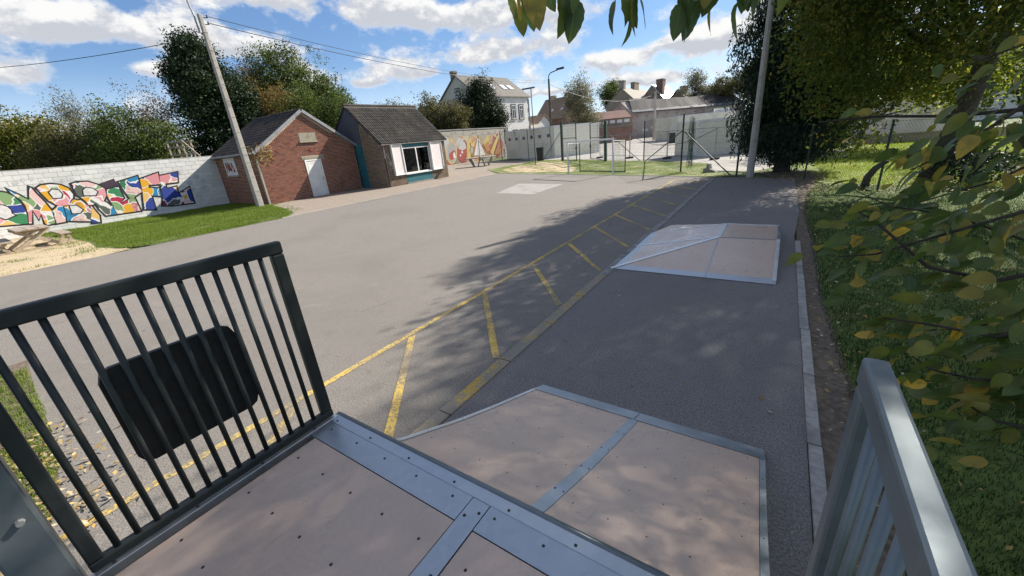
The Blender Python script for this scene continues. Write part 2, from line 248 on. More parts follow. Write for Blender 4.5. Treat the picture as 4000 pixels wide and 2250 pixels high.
MT['graf'] = [graffiti('graffiti_paint_%s' % c, PAL[i:] + PAL[:i], 1.65, 0.042, i * 3.7) for i, c in enumerate(('crimson', 'rose', 'green', 'navy'))]
MURAL = [(0.34, 0.33, 0.31), (0.36, 0.27, 0.17), (0.27, 0.10, 0.08), (0.38, 0.21, 0.12), (0.38, 0.38, 0.37), (0.40, 0.35, 0.26), (0.20, 0.21, 0.17), (0.30, 0.29, 0.27)]
MT['mural'] = graffiti('mural_paint', MURAL, 0.85, 0.0, 11.0)
MT['grafblack'] = plain('graffiti_black', (0.02, 0.018, 0.022), 0.7)
MT['grafdark'] = plain('graffiti_plum', (0.06, 0.035, 0.055), 0.7)
MT['grafwhite'] = plain('graffiti_white', (0.68, 0.67, 0.66), 0.75)
MT['grafred'] = plain('graffiti_red', (0.33, 0.07, 0.06), 0.75)
MT['smudge'] = plain('grey_spray', (0.52, 0.53, 0.54), 0.85)
MT['litter'] = rndmat('dry_leaves', [(0, (0.30, 0.18, 0.05)), (0.4, (0.45, 0.30, 0.10)), (0.7, (0.38, 0.30, 0.16)), (1, (0.52, 0.46, 0.34))], 30, 0.8, dark=0.8)
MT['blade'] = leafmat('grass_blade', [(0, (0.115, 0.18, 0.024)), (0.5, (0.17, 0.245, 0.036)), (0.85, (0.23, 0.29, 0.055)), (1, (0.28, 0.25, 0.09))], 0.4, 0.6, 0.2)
MT['blade_sun_tint'] = leafmat('sunlight_tinted_blade', [(0, (0.15, 0.23, 0.014)), (0.5, (0.22, 0.31, 0.020)), (0.85, (0.30, 0.36, 0.03)), (1, (0.36, 0.31, 0.09))], 0.5, 0.6, 0.2)  # brighter copy of the grass blade: sunlight put into its colour
MT['blade_shade_tint'] = leafmat('shade_tinted_blade', [(0, (0.028, 0.066, 0.015)), (0.55, (0.040, 0.088, 0.019)), (0.9, (0.058, 0.105, 0.024)), (1, (0.09, 0.09, 0.04))], 0.35, 0.6, 0.2)  # darker copy of the grass blade: tree shade put into its colour
MT['bark'] = pbr('bark', (0.045, 0.036, 0.028), (0.085, 0.07, 0.055), 14, 0.95, bstr=0.8, bdist=0.03, patch=(0.10, 0.10, 0.07), patch_scale=2)
MT['twig'] = pbr('twig_bark', (0.03, 0.022, 0.017), (0.055, 0.042, 0.032), 30, 0.85)
LF = {
 'yellowgreen': [(0, (0.045, 0.058, 0.008)), (0.5, (0.150, 0.166, 0.024)), (0.9, (0.255, 0.221, 0.036)), (1, (0.432, 0.314, 0.072))],
 'mid': [(0, (0.025, 0.041, 0.010)), (0.5, (0.075, 0.110, 0.024)), (1, (0.162, 0.191, 0.043))],
 'olive': [(0, (0.036, 0.041, 0.014)), (0.5, (0.105, 0.103, 0.036)), (1, (0.216, 0.182, 0.072))],
 'greybrown': [(0, (0.045, 0.041, 0.025)), (0.5, (0.128, 0.103, 0.066)), (1, (0.216, 0.166, 0.108))],
 'silver': [(0, (0.063, 0.070, 0.040)), (0.5, (0.165, 0.166, 0.096)), (1, (0.270, 0.248, 0.158))],
 'dark': [(0, (0.0072, 0.0144, 0.0056)), (0.6, (0.0240, 0.0432, 0.0168)), (1, (0.0576, 0.0896, 0.0344))],
 'conifer': [(0, (0.0072, 0.0160, 0.0088)), (0.6, (0.0216, 0.0432, 0.0216)), (1, (0.0512, 0.0864, 0.0432))],
 'rust': [(0, (0.099, 0.062, 0.022)), (0.5, (0.255, 0.159, 0.054)), (1, (0.234, 0.199, 0.058))],
 'lime': [(0, (0.063, 0.091, 0.011)), (0.5, (0.180, 0.235, 0.024)), (1, (0.360, 0.365, 0.043))],
 'autumn': [(0, (0.042, 0.070, 0.014)), (0.5, (0.085, 0.125, 0.022)), (0.85, (0.155, 0.175, 0.03)), (1, (0.27, 0.20, 0.035))],
 'cherry': [(0, (0.047, 0.093, 0.026)), (0.45, (0.099, 0.154, 0.035)), (0.8, (0.186, 0.197, 0.039)), (0.93, (0.306, 0.242, 0.045)), (1, (0.614, 0.416, 0.065))],
}
def cherrymat():
    m, t = newmat('foliage_cherry'); v = t.n('ShaderNodeTexCoord').outputs['Object']; sp = t.n('ShaderNodeSeparateXYZ', {0: v}); ay = t.m('ABSOLUTE', sp.outputs[1])
    r = t.m('FRACT', t.m('ADD', t.n('ShaderNodeAttribute', attribute_name='rnd').outputs['Fac'], t.n('ShaderNodeObjectInfo').outputs['Random']))
    c = t.ramp(r, LF['cherry'])
    vein = t.m('ADD', t.mr(ay, 0.006, 0.02, 1.0, 0.0), t.m('MULTIPLY', t.mr(t.m('PINGPONG', t.m('SUBTRACT', sp.outputs[0], t.m('MULTIPLY', ay, 0.8)), 0.045), 0.0, 0.008, 1.0, 0.0), 0.6), clamp=True)
    c = t.mix(t.m('MULTIPLY', vein, 0.45), c, (0.20, 0.22, 0.07)); g = t.n('ShaderNodeNewGeometry').outputs['Position']
    c = t.mix(t.m('MULTIPLY', t.mr(t.noise(g, 38, 5, 0.7), 0.52, 0.7), 0.5), c, (0.13, 0.085, 0.025)); c = t.mix(t.mr(t.noise(g, 11, 3), 0.35, 0.7), c, t.mix(1.0, c, (1.5, 1.4, 1.1), 'MULTIPLY'))
    finish(t, c, 0.36, 0, vein, -0.4, 0.002, spec=0.5, trans=0.5); return m
for k_, v_ in LF.items(): MT['leaf_' + k_] = leafmat('foliage_' + k_, v_, 0.62 if k_ in ('autumn', 'lime', 'cherry') else 0.42 if k_ not in ('dark', 'conifer') else 0.2)
MT['leaf_cherry'] = cherrymat()

# ------------------------------------------------------------------ builders
ROOTLOC = {}
def tag(o, label, cat, group=None, kind=None):
    if label: o['label'] = label
    if cat: o['category'] = cat
    if group: o['group'] = group
    if kind: o['kind'] = kind
    return o
def wloc(o):
    return ROOTLOC.get(o.name, Vector((0, 0, 0))) if o else Vector((0, 0, 0))
def thing(name, label, cat, loc=(0, 0, 0), group=None):
    o = bpy.data.objects.new(name, None); col.objects.link(o); o.location = loc; o.empty_display_size = 0.2
    ROOTLOC[o.name] = Vector(loc); return tag(o, label, cat, group)
def link(name, me, parent=None, loc=None):
    o = bpy.data.objects.new(name, me); col.objects.link(o)
    if parent: o.parent = parent; ROOTLOC[o.name] = wloc(parent)
    if loc is not None: o.location = Vector(loc) - wloc(parent)
    return o
class B:
    def __init__(s): s.v = []; s.f = []; s.r = []
    def add(s, vs, fs, r=None):
        k = len(s.v); s.v += [tuple(x) for x in vs]; s.f += [tuple(i + k for i in f) for f in fs]
        s.r += [random.random() if r is None else r] * len(fs); return s
    def hexa(s, p, r=None):   # 8 points: bottom ring 0-3, top ring 4-7
        return s.add(p, [(3, 2, 1, 0), (4, 5, 6, 7), (0, 1, 5, 4), (1, 2, 6, 5), (2, 3, 7, 6), (3, 0, 4, 7)], r)
    def box(s, a, b, r=None):
        (x0, y0, z0), (x1, y1, z1) = [tuple(min(p, q) for p, q in zip(a, b)), tuple(max(p, q) for p, q in zip(a, b))]
        return s.hexa([(x0, y0, z0), (x1, y0, z0), (x1, y1, z0), (x0, y1, z0), (x0, y0, z1), (x1, y0, z1), (x1, y1, z1), (x0, y1, z1)], r)
    def frame_box(s, o, ax, ay, az_, r=None):   # origin + three edge vectors
        o, ax, ay, az_ = map(Vector, (o, ax, ay, az_))
        return s.hexa([o, o + ax, o + ax + ay, o + ay, o + az_, o + ax + az_, o + ax + ay + az_, o + ay + az_], r)
    def beam(s, p, q, w_, h_, up=(0, 0, 1), r=None):
        p, q = Vector(p), Vector(q); d = (q - p).normalized(); u = Vector(up)
        if abs(d.dot(u)) > 0.98: u = Vector((0, 1, 0))
        x = d.cross(u).normalized(); y = x.cross(d).normalized(); x *= w_ / 2; y *= h_ / 2
        return s.hexa([p - x - y, p + x - y, p + x + y, p - x + y, q - x - y, q + x - y, q + x + y, q - x + y], r)
    def tube(s, pts, rad, n=8, cap=True, r=None):
        pts = [Vector(p) for p in pts]; m = len(pts); rad = rad if isinstance(rad, (list, tuple)) else [rad] * m
        vs = []; fs = []; px = None
        for i, p in enumerate(pts):
            d = (pts[min(i + 1, m - 1)] - pts[max(i - 1, 0)]).normalized()
            if px is None:
                u = Vector((0, 0, 1)) if abs(d.z) < 0.9 else Vector((1, 0, 0)); x = d.cross(u).normalized()
            else: x = (px - d * px.dot(d)).normalized()
            px = x; y = d.cross(x)
            for k in range(n):
                a = 2 * math.pi * k / n; vs.append(p + (x * math.cos(a) + y * math.sin(a)) * rad[i])
        for i in range(m - 1):
            for k in range(n): fs.append((i * n + k, i * n + (k + 1) % n, (i + 1) * n + (k + 1) % n, (i + 1) * n + k))
        if cap: fs.append(tuple(range(n - 1, -1, -1))); fs.append(tuple((m - 1) * n + k for k in range(n)))
        return s.add(vs, fs, r)
    def prism(s, poly, ext, r=None):  # planar polygon + extrusion vector
        n = len(poly); p = [Vector(q) for q in poly]; e = Vector(ext)
        return s.add(p + [q + e for q in p], [tuple(range(n - 1, -1, -1)), tuple(range(n, 2 * n))] + [(i, (i + 1) % n, n + (i + 1) % n, n + i) for i in range(n)], r)
    def disc(s, c, nrm, rad, h, n=6, r=None):
        c = Vector(c); nrm = Vector(nrm).normalized(); return s.tube([c, c + nrm * h], [rad, rad * 0.8], n, True, r)
    def poly(s, pts, r=None): return s.add(pts, [tuple(range(len(pts)))], r)
    def build(s, name, mat, parent=None, kind=None, smooth=False, bevel=0):
        me = bpy.data.meshes.new(name); o0 = wloc(parent); me.from_pydata([tuple(Vector(v) - o0) for v in s.v], [], s.f)
        at = me.attributes.new('rnd', 'FLOAT', 'FACE'); at.data.foreach_set('value', s.r)
        me.materials.append(MT[mat] if isinstance(mat, str) else mat); me.update()
        if smooth: me.polygons.foreach_set('use_smooth', [True] * len(me.polygons))
        o = link(name, me, parent)
        if bevel:
            b = o.modifiers.new('bevel', 'BEVEL'); b.width = bevel; b.segments = 2; b.limit_method = 'ANGLE'
        if kind: o['kind'] = kind
        return o
def npmesh(name, verts, faces, rnd, mat, parent=None, smooth=False):
    """verts (n,3) float, faces (m,k) int, rnd per face"""
    me = bpy.data.meshes.new(name); m, k = faces.shape; o0 = np.array(wloc(parent))
    me.vertices.add(len(verts)); me.vertices.foreach_set('co', (verts - o0).astype(np.float32).ravel())
    me.loops.add(m * k); me.loops.foreach_set('vertex_index', faces.astype(np.int32).ravel())
    me.polygons.add(m); me.polygons.foreach_set('loop_start', np.arange(0, m * k, k, dtype=np.int32))
    me.update(calc_edges=True)
    at = me.attributes.new('rnd', 'FLOAT', 'FACE'); at.data.foreach_set('value', rnd.astype(np.float32))
    me.materials.append(MT[mat]); return link(name, me, parent)
def structure(b, name, mat, **k):
    o = b.build(name, mat, None, **k); o['kind'] = 'structure'; return o
def sheet(name, pts, z, mat): return structure(B().poly([(x, y, z) for x, y in pts]), name, mat)

# ================================================================== GROUND
sheet('ground', [(-900, -300), (900, -300), (900, 1500), (-900, 1500)], -0.045, 'far')
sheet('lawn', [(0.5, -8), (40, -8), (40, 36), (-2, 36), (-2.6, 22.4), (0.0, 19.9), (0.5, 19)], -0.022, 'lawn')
sheet('far_lawn', [(1.2, 17.2), (6, 15.0), (40, 8), (40, 36), (-.5, 35.9), (.6, 22.5)], -0.019, MT.setdefault('sun_tint_lawn', pbr('sunlight_tinted_turf', (0.13, 0.19, 0.02), (0.19, 0.26, 0.03), 14, 0.95, patch=(0.24, 0.23, 0.06), patch_scale=0.5, bstr=0.6, bdist=0.03)))  # sunlight on the far turf is put into its colour
sheet('soil_strip', [(0.52, -6), (0.98, -6), (0.92, 1.5), (0.86, 2.5), (0.80, 4), (0.70, 6), (0.74, 9), (0.68, 12), (0.85, 15), (1.3, 19.0), (0.9, 21.4), (-0.8, 21), (-0.3, 19.3), (0.45, 18.2), (0.47, 9.5)], -0.016, 'soil')
court_poly = [(-18.0, -12), (-2.375, -12), (-2.375, 19.45), (-18.0, 25.3)]
sheet('court', court_poly, 0.0, 'court')
sheet('path', [(-2.225, -12), (0.43, -12), (0.43, 9.4), (0.56, 12), (0.56, 18.3), (-0.6, 19.0), (-2.225, 19.45)], 0.0, 'path')
sheet('pavement', [(-31, 10.0), (-19.4, 9.9), (-18.1, 8.9), (-18.1, 25.4), (-18.9, 26.1), (-22.3, 29.5), (-21.7, 34.3), (-22.6, 38.6), (-36.2, 46), (-36.2, 24), (-31, 24)], -0.008, MT.setdefault('paver', wallbrick('block_paver', (0.29, 0.24, 0.195), (0.34, 0.285, 0.23), (0.22, 0.185, 0.15), (0.25, 0.215, 0.17), 0.21, 0.105, 1.0, 0.5)))
# block pavers lie flat, so their pattern runs in x and y
_t = NT(MT['paver'].node_tree); _v = _t.n('ShaderNodeTexCoord').outputs['Object']
_b = _t.n('ShaderNodeTexBrick', {'Vector': _v, 'Color1': (0.28, 0.235, 0.195, 1), 'Color2': (0.34, 0.29, 0.24, 1), 'Mortar': (0.19, 0.16, 0.13, 1), 'Scale': 1.0, 'Mortar Size': 0.012, 'Brick Width': 0.22, 'Row Height': 0.11})
finish(_t, _t.mix(_t.m('MULTIPLY', _t.mr(_t.noise(_v, 0.5, 6, 0.65), 0.45, 0.7), 0.5), _b.outputs[0], (0.24, 0.21, 0.175)), 0.9, 0, _b.outputs[1], -0.3, 0.01, 0.2)
sheet('grass_verge', [(-31, 2.6), (-26, 3.2), (-23, 3.3), (-20.5, 3.1), (-18.9, 3.4), (-18.1, 4.2), (-18.1, 8.9), (-19.4, 9.9), (-21.5, 10.6), (-24.2, 11.3), (-25.0, 11.9), (-31, 12.2)], -0.004, 'lawn')
sheet('sand_patch', [(-31, -9), (-17.9, -9), (-17.6, 1.0), (-17.95, 2.2), (-18.3, 3.5), (-20.5, 3.5), (-23, 3.6), (-26, 3.5), (-31, 3.0)], -0.010, 'sand')
sheet('goal_grass', [(-18.0, 25.5), (-2.6, 19.75), (-1.35, 19.6), (-2.9, 22.1), (-3.4, 26.0), (-5.6, 28.7), (-11, 32.1), (-15, 35.5), (-18.8, 37.9), (-22.6, 38.6), (-21.7, 34.3), (-22.3, 29.5)], -0.006, 'patchy')
sheet('bare_earth', [(-17.4, 25.9), (-11.4, 24.3), (-12.2, 27.0), (-14.6, 30.6), (-17.8, 35.5), (-19.8, 35.4), (-20.4, 31.5), (-20.0, 28.5)], -0.002, 'sand')
sheet('schoolyard', [(-22.6, 38.7), (-18.8, 38.0), (-15, 35.6), (-11, 32.2), (-5.6, 28.8), (-3.4, 26.1), (-2.8, 22.3), (-0.9, 21.4), (6, 36.5), (6, 110), (-60, 110), (-40, 56)], -0.014, 'yard')
sheet('parking', [(5.4, 15.2), (30, 10), (30, 30), (6.2, 20.6)], -0.012, 'yard')
sheet('pale_patch', [(-11.2, 15.38), (-8.87, 14.9), (-8.98, 18.18), (-12.01, 18.78)], 0.004, 'patch')
# kerbs: one stone after the other
def kerb(name, p0, p1, wd, z0, z1, mat, step=1.0, gap=0.012, every=None):
    root = thing(name, None, None, p0 + (0,)); root['kind'] = 'structure'
    a, b = Vector(p0), Vector(p1); L = (b - a).length; d = (b - a) / L; n = Vector((-d.y, d.x)); k = int(L / step)
    for i in range(k):
        s0, s1 = i * step + gap / 2, (i + 1) * step - gap / 2; j = (random.random() - 0.5) * 0.012; q = B()
        c = [a + d * s0 + n * j, a + d * s1 + n * j]; h = z1 + (random.random() - 0.5) * 0.006
        q.hexa([(*(c[0] - n * wd / 2), z0), (*(c[1] - n * wd / 2), z0), (*(c[1] + n * wd / 2), z0), (*(c[0] + n * wd / 2), z0),
                (*(c[0] - n * wd / 2), h), (*(c[1] - n * wd / 2), h), (*(c[1] + n * wd / 2), h), (*(c[0] + n * wd / 2), h)])
        q.build('kerb_stone', every(i * step + p0[1]) if every else mat, root, bevel=0.008)
    return root
kerb('path_kerb', (-2.3, -4), (-2.3, 19.4), 0.145, -0.1, 0.016, 'kerb', every=lambda y: 'yellow_kerb' if y < 5.4 else 'kerb')
kerb('lawn_kerb', (0.475, -4), (0.475, 9.4), 0.085, -0.1, 0.014, MT.setdefault('palekerb', pbr('pale_kerb', (0.27, 0.26, 0.24), (0.37, 0.355, 0.33), 22, 0.9, patch=(0.2, 0.195, 0.17), patch_scale=2.2)))
kerb('court_kerb', (-18.05, 8.6), (-18.05, 25.4), 0.10, -0.1, 0.02, 'concrete')
kerb('goal_kerb', (-18.0, 25.38), (-2.4, 19.55), 0.10, -0.1, 0.02, 'concrete')
# painted lines
def stripe(p, q, wd, z=0.005, mat='yellow'):
    a, b = Vector(p), Vector(q); d = (b - a).normalized(); n = Vector((-d.y, d.x)) * wd / 2; bb = B(); L = (b - a).length; k = max(1, int(L / 0.5))
    for side in (1,):
        vs = []
        for i in range(k + 1):
            c = a + d * L * i / k; j = 1 + (random.random() - 0.5) * 0.12; vs += [(*(c - n * j), z), (*(c + n * j), z)]
        bb.add(vs, [(2 * i, 2 * i + 2, 2 * i + 3, 2 * i + 1) for i in range(k)])
    o = bb.build('yellow_marking', mat); o['kind'] = 'structure'
stripe((-3.84, -3), (-3.84, 19.3), 0.085)
for i in range(12):
    y1 = 2.98 + 1.60 * i - 1.6; stripe((-3.78, y1), (-2.42, y1 - 1.58), 0.085)

# ================================================================== QUARTER PIPE
XL, XR, ZP, YC = -1.69, 0.17, 1.11, 0.78
qp = thing('quarter_pipe', 'skate quarter pipe with brown boards, steel strips and railed platform', 'skate ramp', ((XL + XR) / 2, 1.3, 0))
YE = 2.62
PROF = [(0.76, 1.13), (0.79, 1.075), (0.86, 0.93), (0.95, 0.80), (1.09, 0.695), (1.30, 0.60), (1.55, 0.486), (1.80, 0.382), (2.05, 0.282), (2.30, 0.188), (2.50, 0.112), (2.62, 0.066), (2.72, 0.03)]
def curve_z(y): return float(np.interp(y, [p[0] for p in PROF], [p[1] for p in PROF]))
def curve_n(y): k = (curve_z(y + .03) - curve_z(y - .03)) / .06; return Vector((0, -k, 1)).normalized()
NS = 26; ys = [YC + 0.02 + (YE - YC - 0.02) * i / NS for i in range(NS + 1)]
def curved(x0, x1, lift, name, mat, th=0.012, parent=qp, y_list=ys):
    b = B(); vs = []; n = len(y_list)
    for y in y_list:
        z = curve_z(y) + lift; vs += [(x0, y, z), (x1, y, z), (x1, y, z - th), (x0, y, z - th)]
    fs = []
    for i in range(n - 1):
        for k in range(4): fs.append((4 * i + k, 4 * i + (k + 1) % 4, 4 * i + 4 + (k + 1) % 4, 4 * i + 4 + k))
    fs += [(3, 2, 1, 0), tuple(4 * (n - 1) + k for k in range(4))]
    b.add(vs, fs); return b.build(name, mat, parent, smooth=False)
XM = -0.735
ramp_l = curved(XL + 0.03, XM - 0.0365, 0.0, 'ramp_board', 'board'); ramp_r = curved(XM + 0.0365, XR - 0.03, 0.0, 'ramp_board', 'board')
curved(XM - 0.035, XM + 0.035, 0.003, 'seam_strip', 'steel')
curved(XL - 0.004, XL + 0.028, 0.006, 'edge_trim', 'edge'); curved(XR - 0.028, XR + 0.004, 0.006, 'edge_trim', 'steel')
for x0, x1 in ((XL, XM - 0.003), (XM + 0.003, XR)):
    B().hexa([(x0, 2.60, 0.064), (x1, 2.60, 0.064), (x1, 2.785, 0.001), (x0, 2.785, 0.001), (x0, 2.60, 0.080), (x1, 2.60, 0.080), (x1, 2.785, 0.006), (x0, 2.785, 0.006)]).build('toe_plate', 'steel', qp)
# side walls following the curve
for x0 in (XL + 0.002, XR - 0.012):
    pts = [(x0, -0.12, 0.0), (x0, YE, 0.0)] + [(x0, y, curve_z(y) - 0.006) for y in reversed(ys)] + [(x0, YC - 0.02, ZP - 0.03), (x0, -0.12, ZP - 0.03)]
    B().prism(pts, (0.01, 0, 0)).build('side_panel', 'board', qp)
# platform deck
def deck_board(x0, x1): return B().box((x0, -0.12, ZP - 0.022), (x1, 0.628, ZP)).build('deck_board', 'board', qp, bevel=0.002)
db1 = deck_board(-1.622, XM - 0.0405); db2 = deck_board(XM + 0.0405, 0.092)
B().box((XM - 0.037, -0.12, ZP - 0.02), (XM + 0.037, YC - 0.0475, ZP + 0.0015)).build('deck_strip', 'steel', qp, bevel=0.001)
for x0, x1 in ((XL + 0.03, XM - 0.040), (XM + 0.040, XR)):
    B().box((x0, 0.631, ZP - 0.02), (x1, YC - 0.045, ZP + 0.001)).build('coping_plate', 'steel', qp, bevel=0.001)
b = B()
b.hexa([(XL + 0.012, YC - 0.047, ZP - 0.01), (XR, YC - 0.047, ZP - 0.01), (XR, YC + 0.012, ZP - 0.016), (XL + 0.012, YC + 0.012, ZP - 0.016), (XL + 0.012, YC - 0.047, ZP + 0.0035), (XR, YC - 0.047, ZP + 0.0035), (XR, YC + 0.012, ZP - 0.003), (XL + 0.012, YC + 0.012, ZP - 0.003)])
b.build('coping_edge', 'steel', qp, bevel=0.002)
B().tube([(XL, YC + 0.012, ZP - 0.014), (XR, YC + 0.012, ZP - 0.014)], 0.016, 10).build('coping_tube', 'railsteel', qp, smooth=True)
for x0 in (XL, XR - 0.028):
    B().box((x0 + 0.001, -0.12, ZP - 0.03), (x0 + 0.027, YC - 0.005, ZP + 0.005)).build('deck_edge_trim', 'edge' if x0 < -1 else 'steel', qp, bevel=0.002)
# bolts, joined: too small and many to pick apart
b = B()
for y in (0.1, 0.32, 0.52): 
    for x in np.linspace(-1.57, XM - 0.1, 5): b.disc((x + (0.05 if y in (.3, .645) else 0), y, ZP + (0.001 if y > .63 else 0)), (0, 0, 1), 0.0058, 0.0018)
    for x in np.linspace(XM + 0.1, 0.04, 5): b.disc((x, y, ZP + (0.001 if y > .63 else 0)), (0, 0, 1), 0.0058, 0.0018)
for x in np.linspace(-1.6, 0.1, 10): b.disc((x, 0.70 + 0.006 * (int(x * 10) % 2), ZP + 0.001), (0, 0, 1), 0.0058, 0.0018)
for x in np.linspace(-1.63, 0.12, 8): b.disc((x, YC - 0.03, ZP + 0.002), (0, 0, 1), 0.006, 0.002)
for y in np.linspace(-0.05, 0.66, 4): b.disc((XL + 0.014, y, ZP + 0.005), (0, 0, 1), 0.006, 0.003); b.disc((XM - 0.02, y, ZP + 0.0015), (0, 0, 1), 0.0065, 0.0022); b.disc((XM + 0.02, y + .03, ZP + 0.0015), (0, 0, 1), 0.0065, 0.0022)
for y in np.linspace(YC + 0.14, YE - 0.08, 6):
    nz_ = curve_n(y)
    for x in list(np.linspace(XL + 0.10, XM - 0.10, 5)) + list(np.linspace(XM + 0.10, XR - 0.10, 5)): b.disc((x, y, curve_z(y)), nz_, 0.0048, 0.0016)
    for x in (XM - 0.024, XM + 0.024, XL + 0.012, XR - 0.012): b.disc((x, y + 0.05, curve_z(y + 0.05) + 0.004), nz_, 0.005, 0.003)
b.build('bolt_heads', 'bolt', qp, kind='stuff')
# left rail with balusters and a dark panel on its outer side
def rail(x, y0, y1, z1, mat, wd=0.035, hd=0.05, nb=14, brad=0.0095):
    fr = B(); z0 = ZP + 0.012
    fr.box((x - wd / 2, y0, z1 - hd), (x + wd / 2, y1, z1)); fr.box((x - wd / 2, y0, z0), (x + wd / 2, y1, z0 + 0.035))
    fr.box((x - wd / 2 + 0.001, y1 - hd, z0 + 0.036), (x + wd / 2 - 0.001, y1 - 0.001, z1 - hd - 0.001)); fr.box((x - wd / 2 + 0.001, y0 + 0.001, z0 + 0.036), (x + wd / 2 - 0.001, y0 + hd * 0.8, z1 - hd - 0.001))
    o = fr.build('guard_rail', mat, qp, bevel=0.006)
    for i in range(nb):
        y = y0 + 0.075 + (y1 - y0 - 0.165) * i / (nb - 1); B().tube([(x, y, z0 + 0.02), (x, y, z1 - hd + 0.01)], brad, 10).build('baluster', mat, o, smooth=True)
    return o
rl = rail(-1.69, -0.10, 0.765, 2.0, 'darkrail'); rr_ = rail(0.1675, -0.12, 0.75, 1.925, 'railsteel', wd=0.034, nb=12, brad=0.008)
pan = [(-1.735, y, z) for y, z in ((0.155, 1.36), (0.475, 1.36), (0.50, 1.372), (0.512, 1.40), (0.512, 1.69), (0.50, 1.722), (0.475, 1.735), (0.155, 1.735), (0.13, 1.722), (0.118, 1.69), (0.118, 1.40), (0.13, 1.372))]
B().prism(pan, (0.02, 0, 0)).build('rail_panel', 'blackpanel', qp)
B().box((-1.765, -0.225, 0), (-1.665, -0.115, 2.0)).build('corner_post', 'railsteel', qp, bevel=0.008)
B().box((-1.73, -0.36, 0), (-1.69, -0.27, 2.0)).build('ladder_stringer', 'railsteel', qp, bevel=0.006)
b = B()
for z in (0.25, 0.5, 0.75, 1.0): b.tube([(-1.7, -0.3, z), (-1.1, -0.3, z)], 0.014, 8)
b.build('ladder_rung', 'railsteel', qp)
B().disc((-1.664, -0.15, 1.42), (1, 0, 0), 0.011, 0.012, 8).build('post_bolt', 'greymetal', qp)
B().box((XL, -0.235, ZP - 0.05), (XR, -0.125, ZP - 0.002)).build('back_sill', 'railsteel', qp)

# ================================================================== LOW PYRAMID RAMP
py = thing('pyramid_ramp', 'low skate hip ramp with bright steel ridges on the path', 'skate ramp', (-1.05, 8.2, 0))
px0, px1, py0, py1, xd, yd, zd = -2.28, 0.17, 6.38, 9.0, -0.77, 7.88, 0.29
def face(name, pts, mat, th=0.012):
    p = [Vector(q) for q in pts]; n = (p[1] - p[0]).cross(p[2] - p[0]).normalized()
    if n.z < 0: n = -n
    return B().prism([q - n * th for q in p], n * th).build(name, mat, py)
def lerp(a, b, t): return tuple(x + (y - x) * t for x, y in zip(a, b))
Q = dict(NL=(px0, py0, 0.012), NR=(px1, py0, 0.012), FL=(px0, py1 + 0.9, 0.012), DL=(xd, yd, zd), DR=(px1, yd, zd), DFL=(xd, py1, zd), DFR=(px1, py1, zd), SB=(xd, py0, 0.012), HB=(px0, yd, 0.012))
Z2 = 0.105
fb0 = lerp(Q['SB'], Q['DL'], Z2); fb1 = lerp(Q['NR'], Q['DR'], Z2); lb0 = lerp(Q['HB'], Q['DL'], Z2); lb1 = lerp((px0, py1, .012), Q['DFL'], Z2); cf = lerp(Q['NL'], Q['DL'], Z2)
g_ = 0.004
face('bank_board', [fb0, fb1, Q['DR'], Q['DL']], 'board'); face('bank_board', [cf, fb0, Q['DL']], 'board')
face('bank_board', [cf, lb0, Q['DL']], 'board'); face('bank_board', [lb0, lb1, Q['DFL'], Q['DL']], 'board')
face('deck_board', [Q['DL'], Q['DR'], Q['DFR'], Q['DFL']], 'board')
face('toe_plate', [Q['SB'], Q['NR'], fb1, fb0], 'steel', .008); face('toe_plate', [Q['NL'], Q['SB'], fb0, cf], 'steel', .008)
face('toe_plate', [Q['NL'], Q['HB'], lb0, cf], 'steel', .008); face('toe_plate', [Q['HB'], (px0, py1, .012), lb1, lb0], 'steel', .008)
face('back_bank', [(px0, py1, .012), (px0 + .25, py1 + 0.9, 0.012), (px1, py1 + 0.9, 0.012), Q['DFR'], Q['DFL']], 'board')
def ridge(p, q, mat='edge', wd=0.055, th=0.012): 
    a, c = Vector(p) + Vector((0, 0, 0.004)), Vector(q) + Vector((0, 0, 0.004)); B().beam(a, c, wd, th).build('ridge_trim', mat, py, bevel=0.003)
ridge(Q['NL'], Q['DL']); ridge(Q['HB'], Q['DL'], wd=0.045); ridge(Q['DL'], Q['DFL'], wd=0.075); ridge((px0, py1, .012), Q['DFL'], wd=0.03)
ridge(Q['DL'], Q['DR'], 'steel', 0.03, 0.005); ridge(Q['SB'], Q['DL'], 'steel', 0.022, 0.005)
ridge((px1 - .02, py0 + .1, .03), (px1 - .02, yd, zd), 'edge', 0.05); ridge((px1 - .02, yd, zd), (px1 - .02, py1, zd), 'steel', 0.05); ridge(Q['DFL'], Q['DFR'], 'edge', 0.04)
B().prism([(px1, py0, 0), (px1, py1 + .9, 0), (px1, py1, zd - .012), (px1, yd, zd - .012)], (-0.01, 0, 0)).build('side_panel', 'board', py)
b = B()
for i in range(6):
    for j in range(3):
        for (A1, A2, A3, A4) in (((fb0), (fb1), Q['DR'], Q['DL']), (Q['DL'], Q['DR'], Q['DFR'], Q['DFL']), (lb0, lb1, Q['DFL'], Q['DL'])):
            c = lerp(lerp(A1, A2, .08 + .84 * i / 5), lerp(A4, A3, .08 + .84 * i / 5), .12 + .38 * j); b.disc(c, (0, 0, 1), 0.007, 0.004)
b.build('bolt_heads', 'bolt', py, kind='stuff')

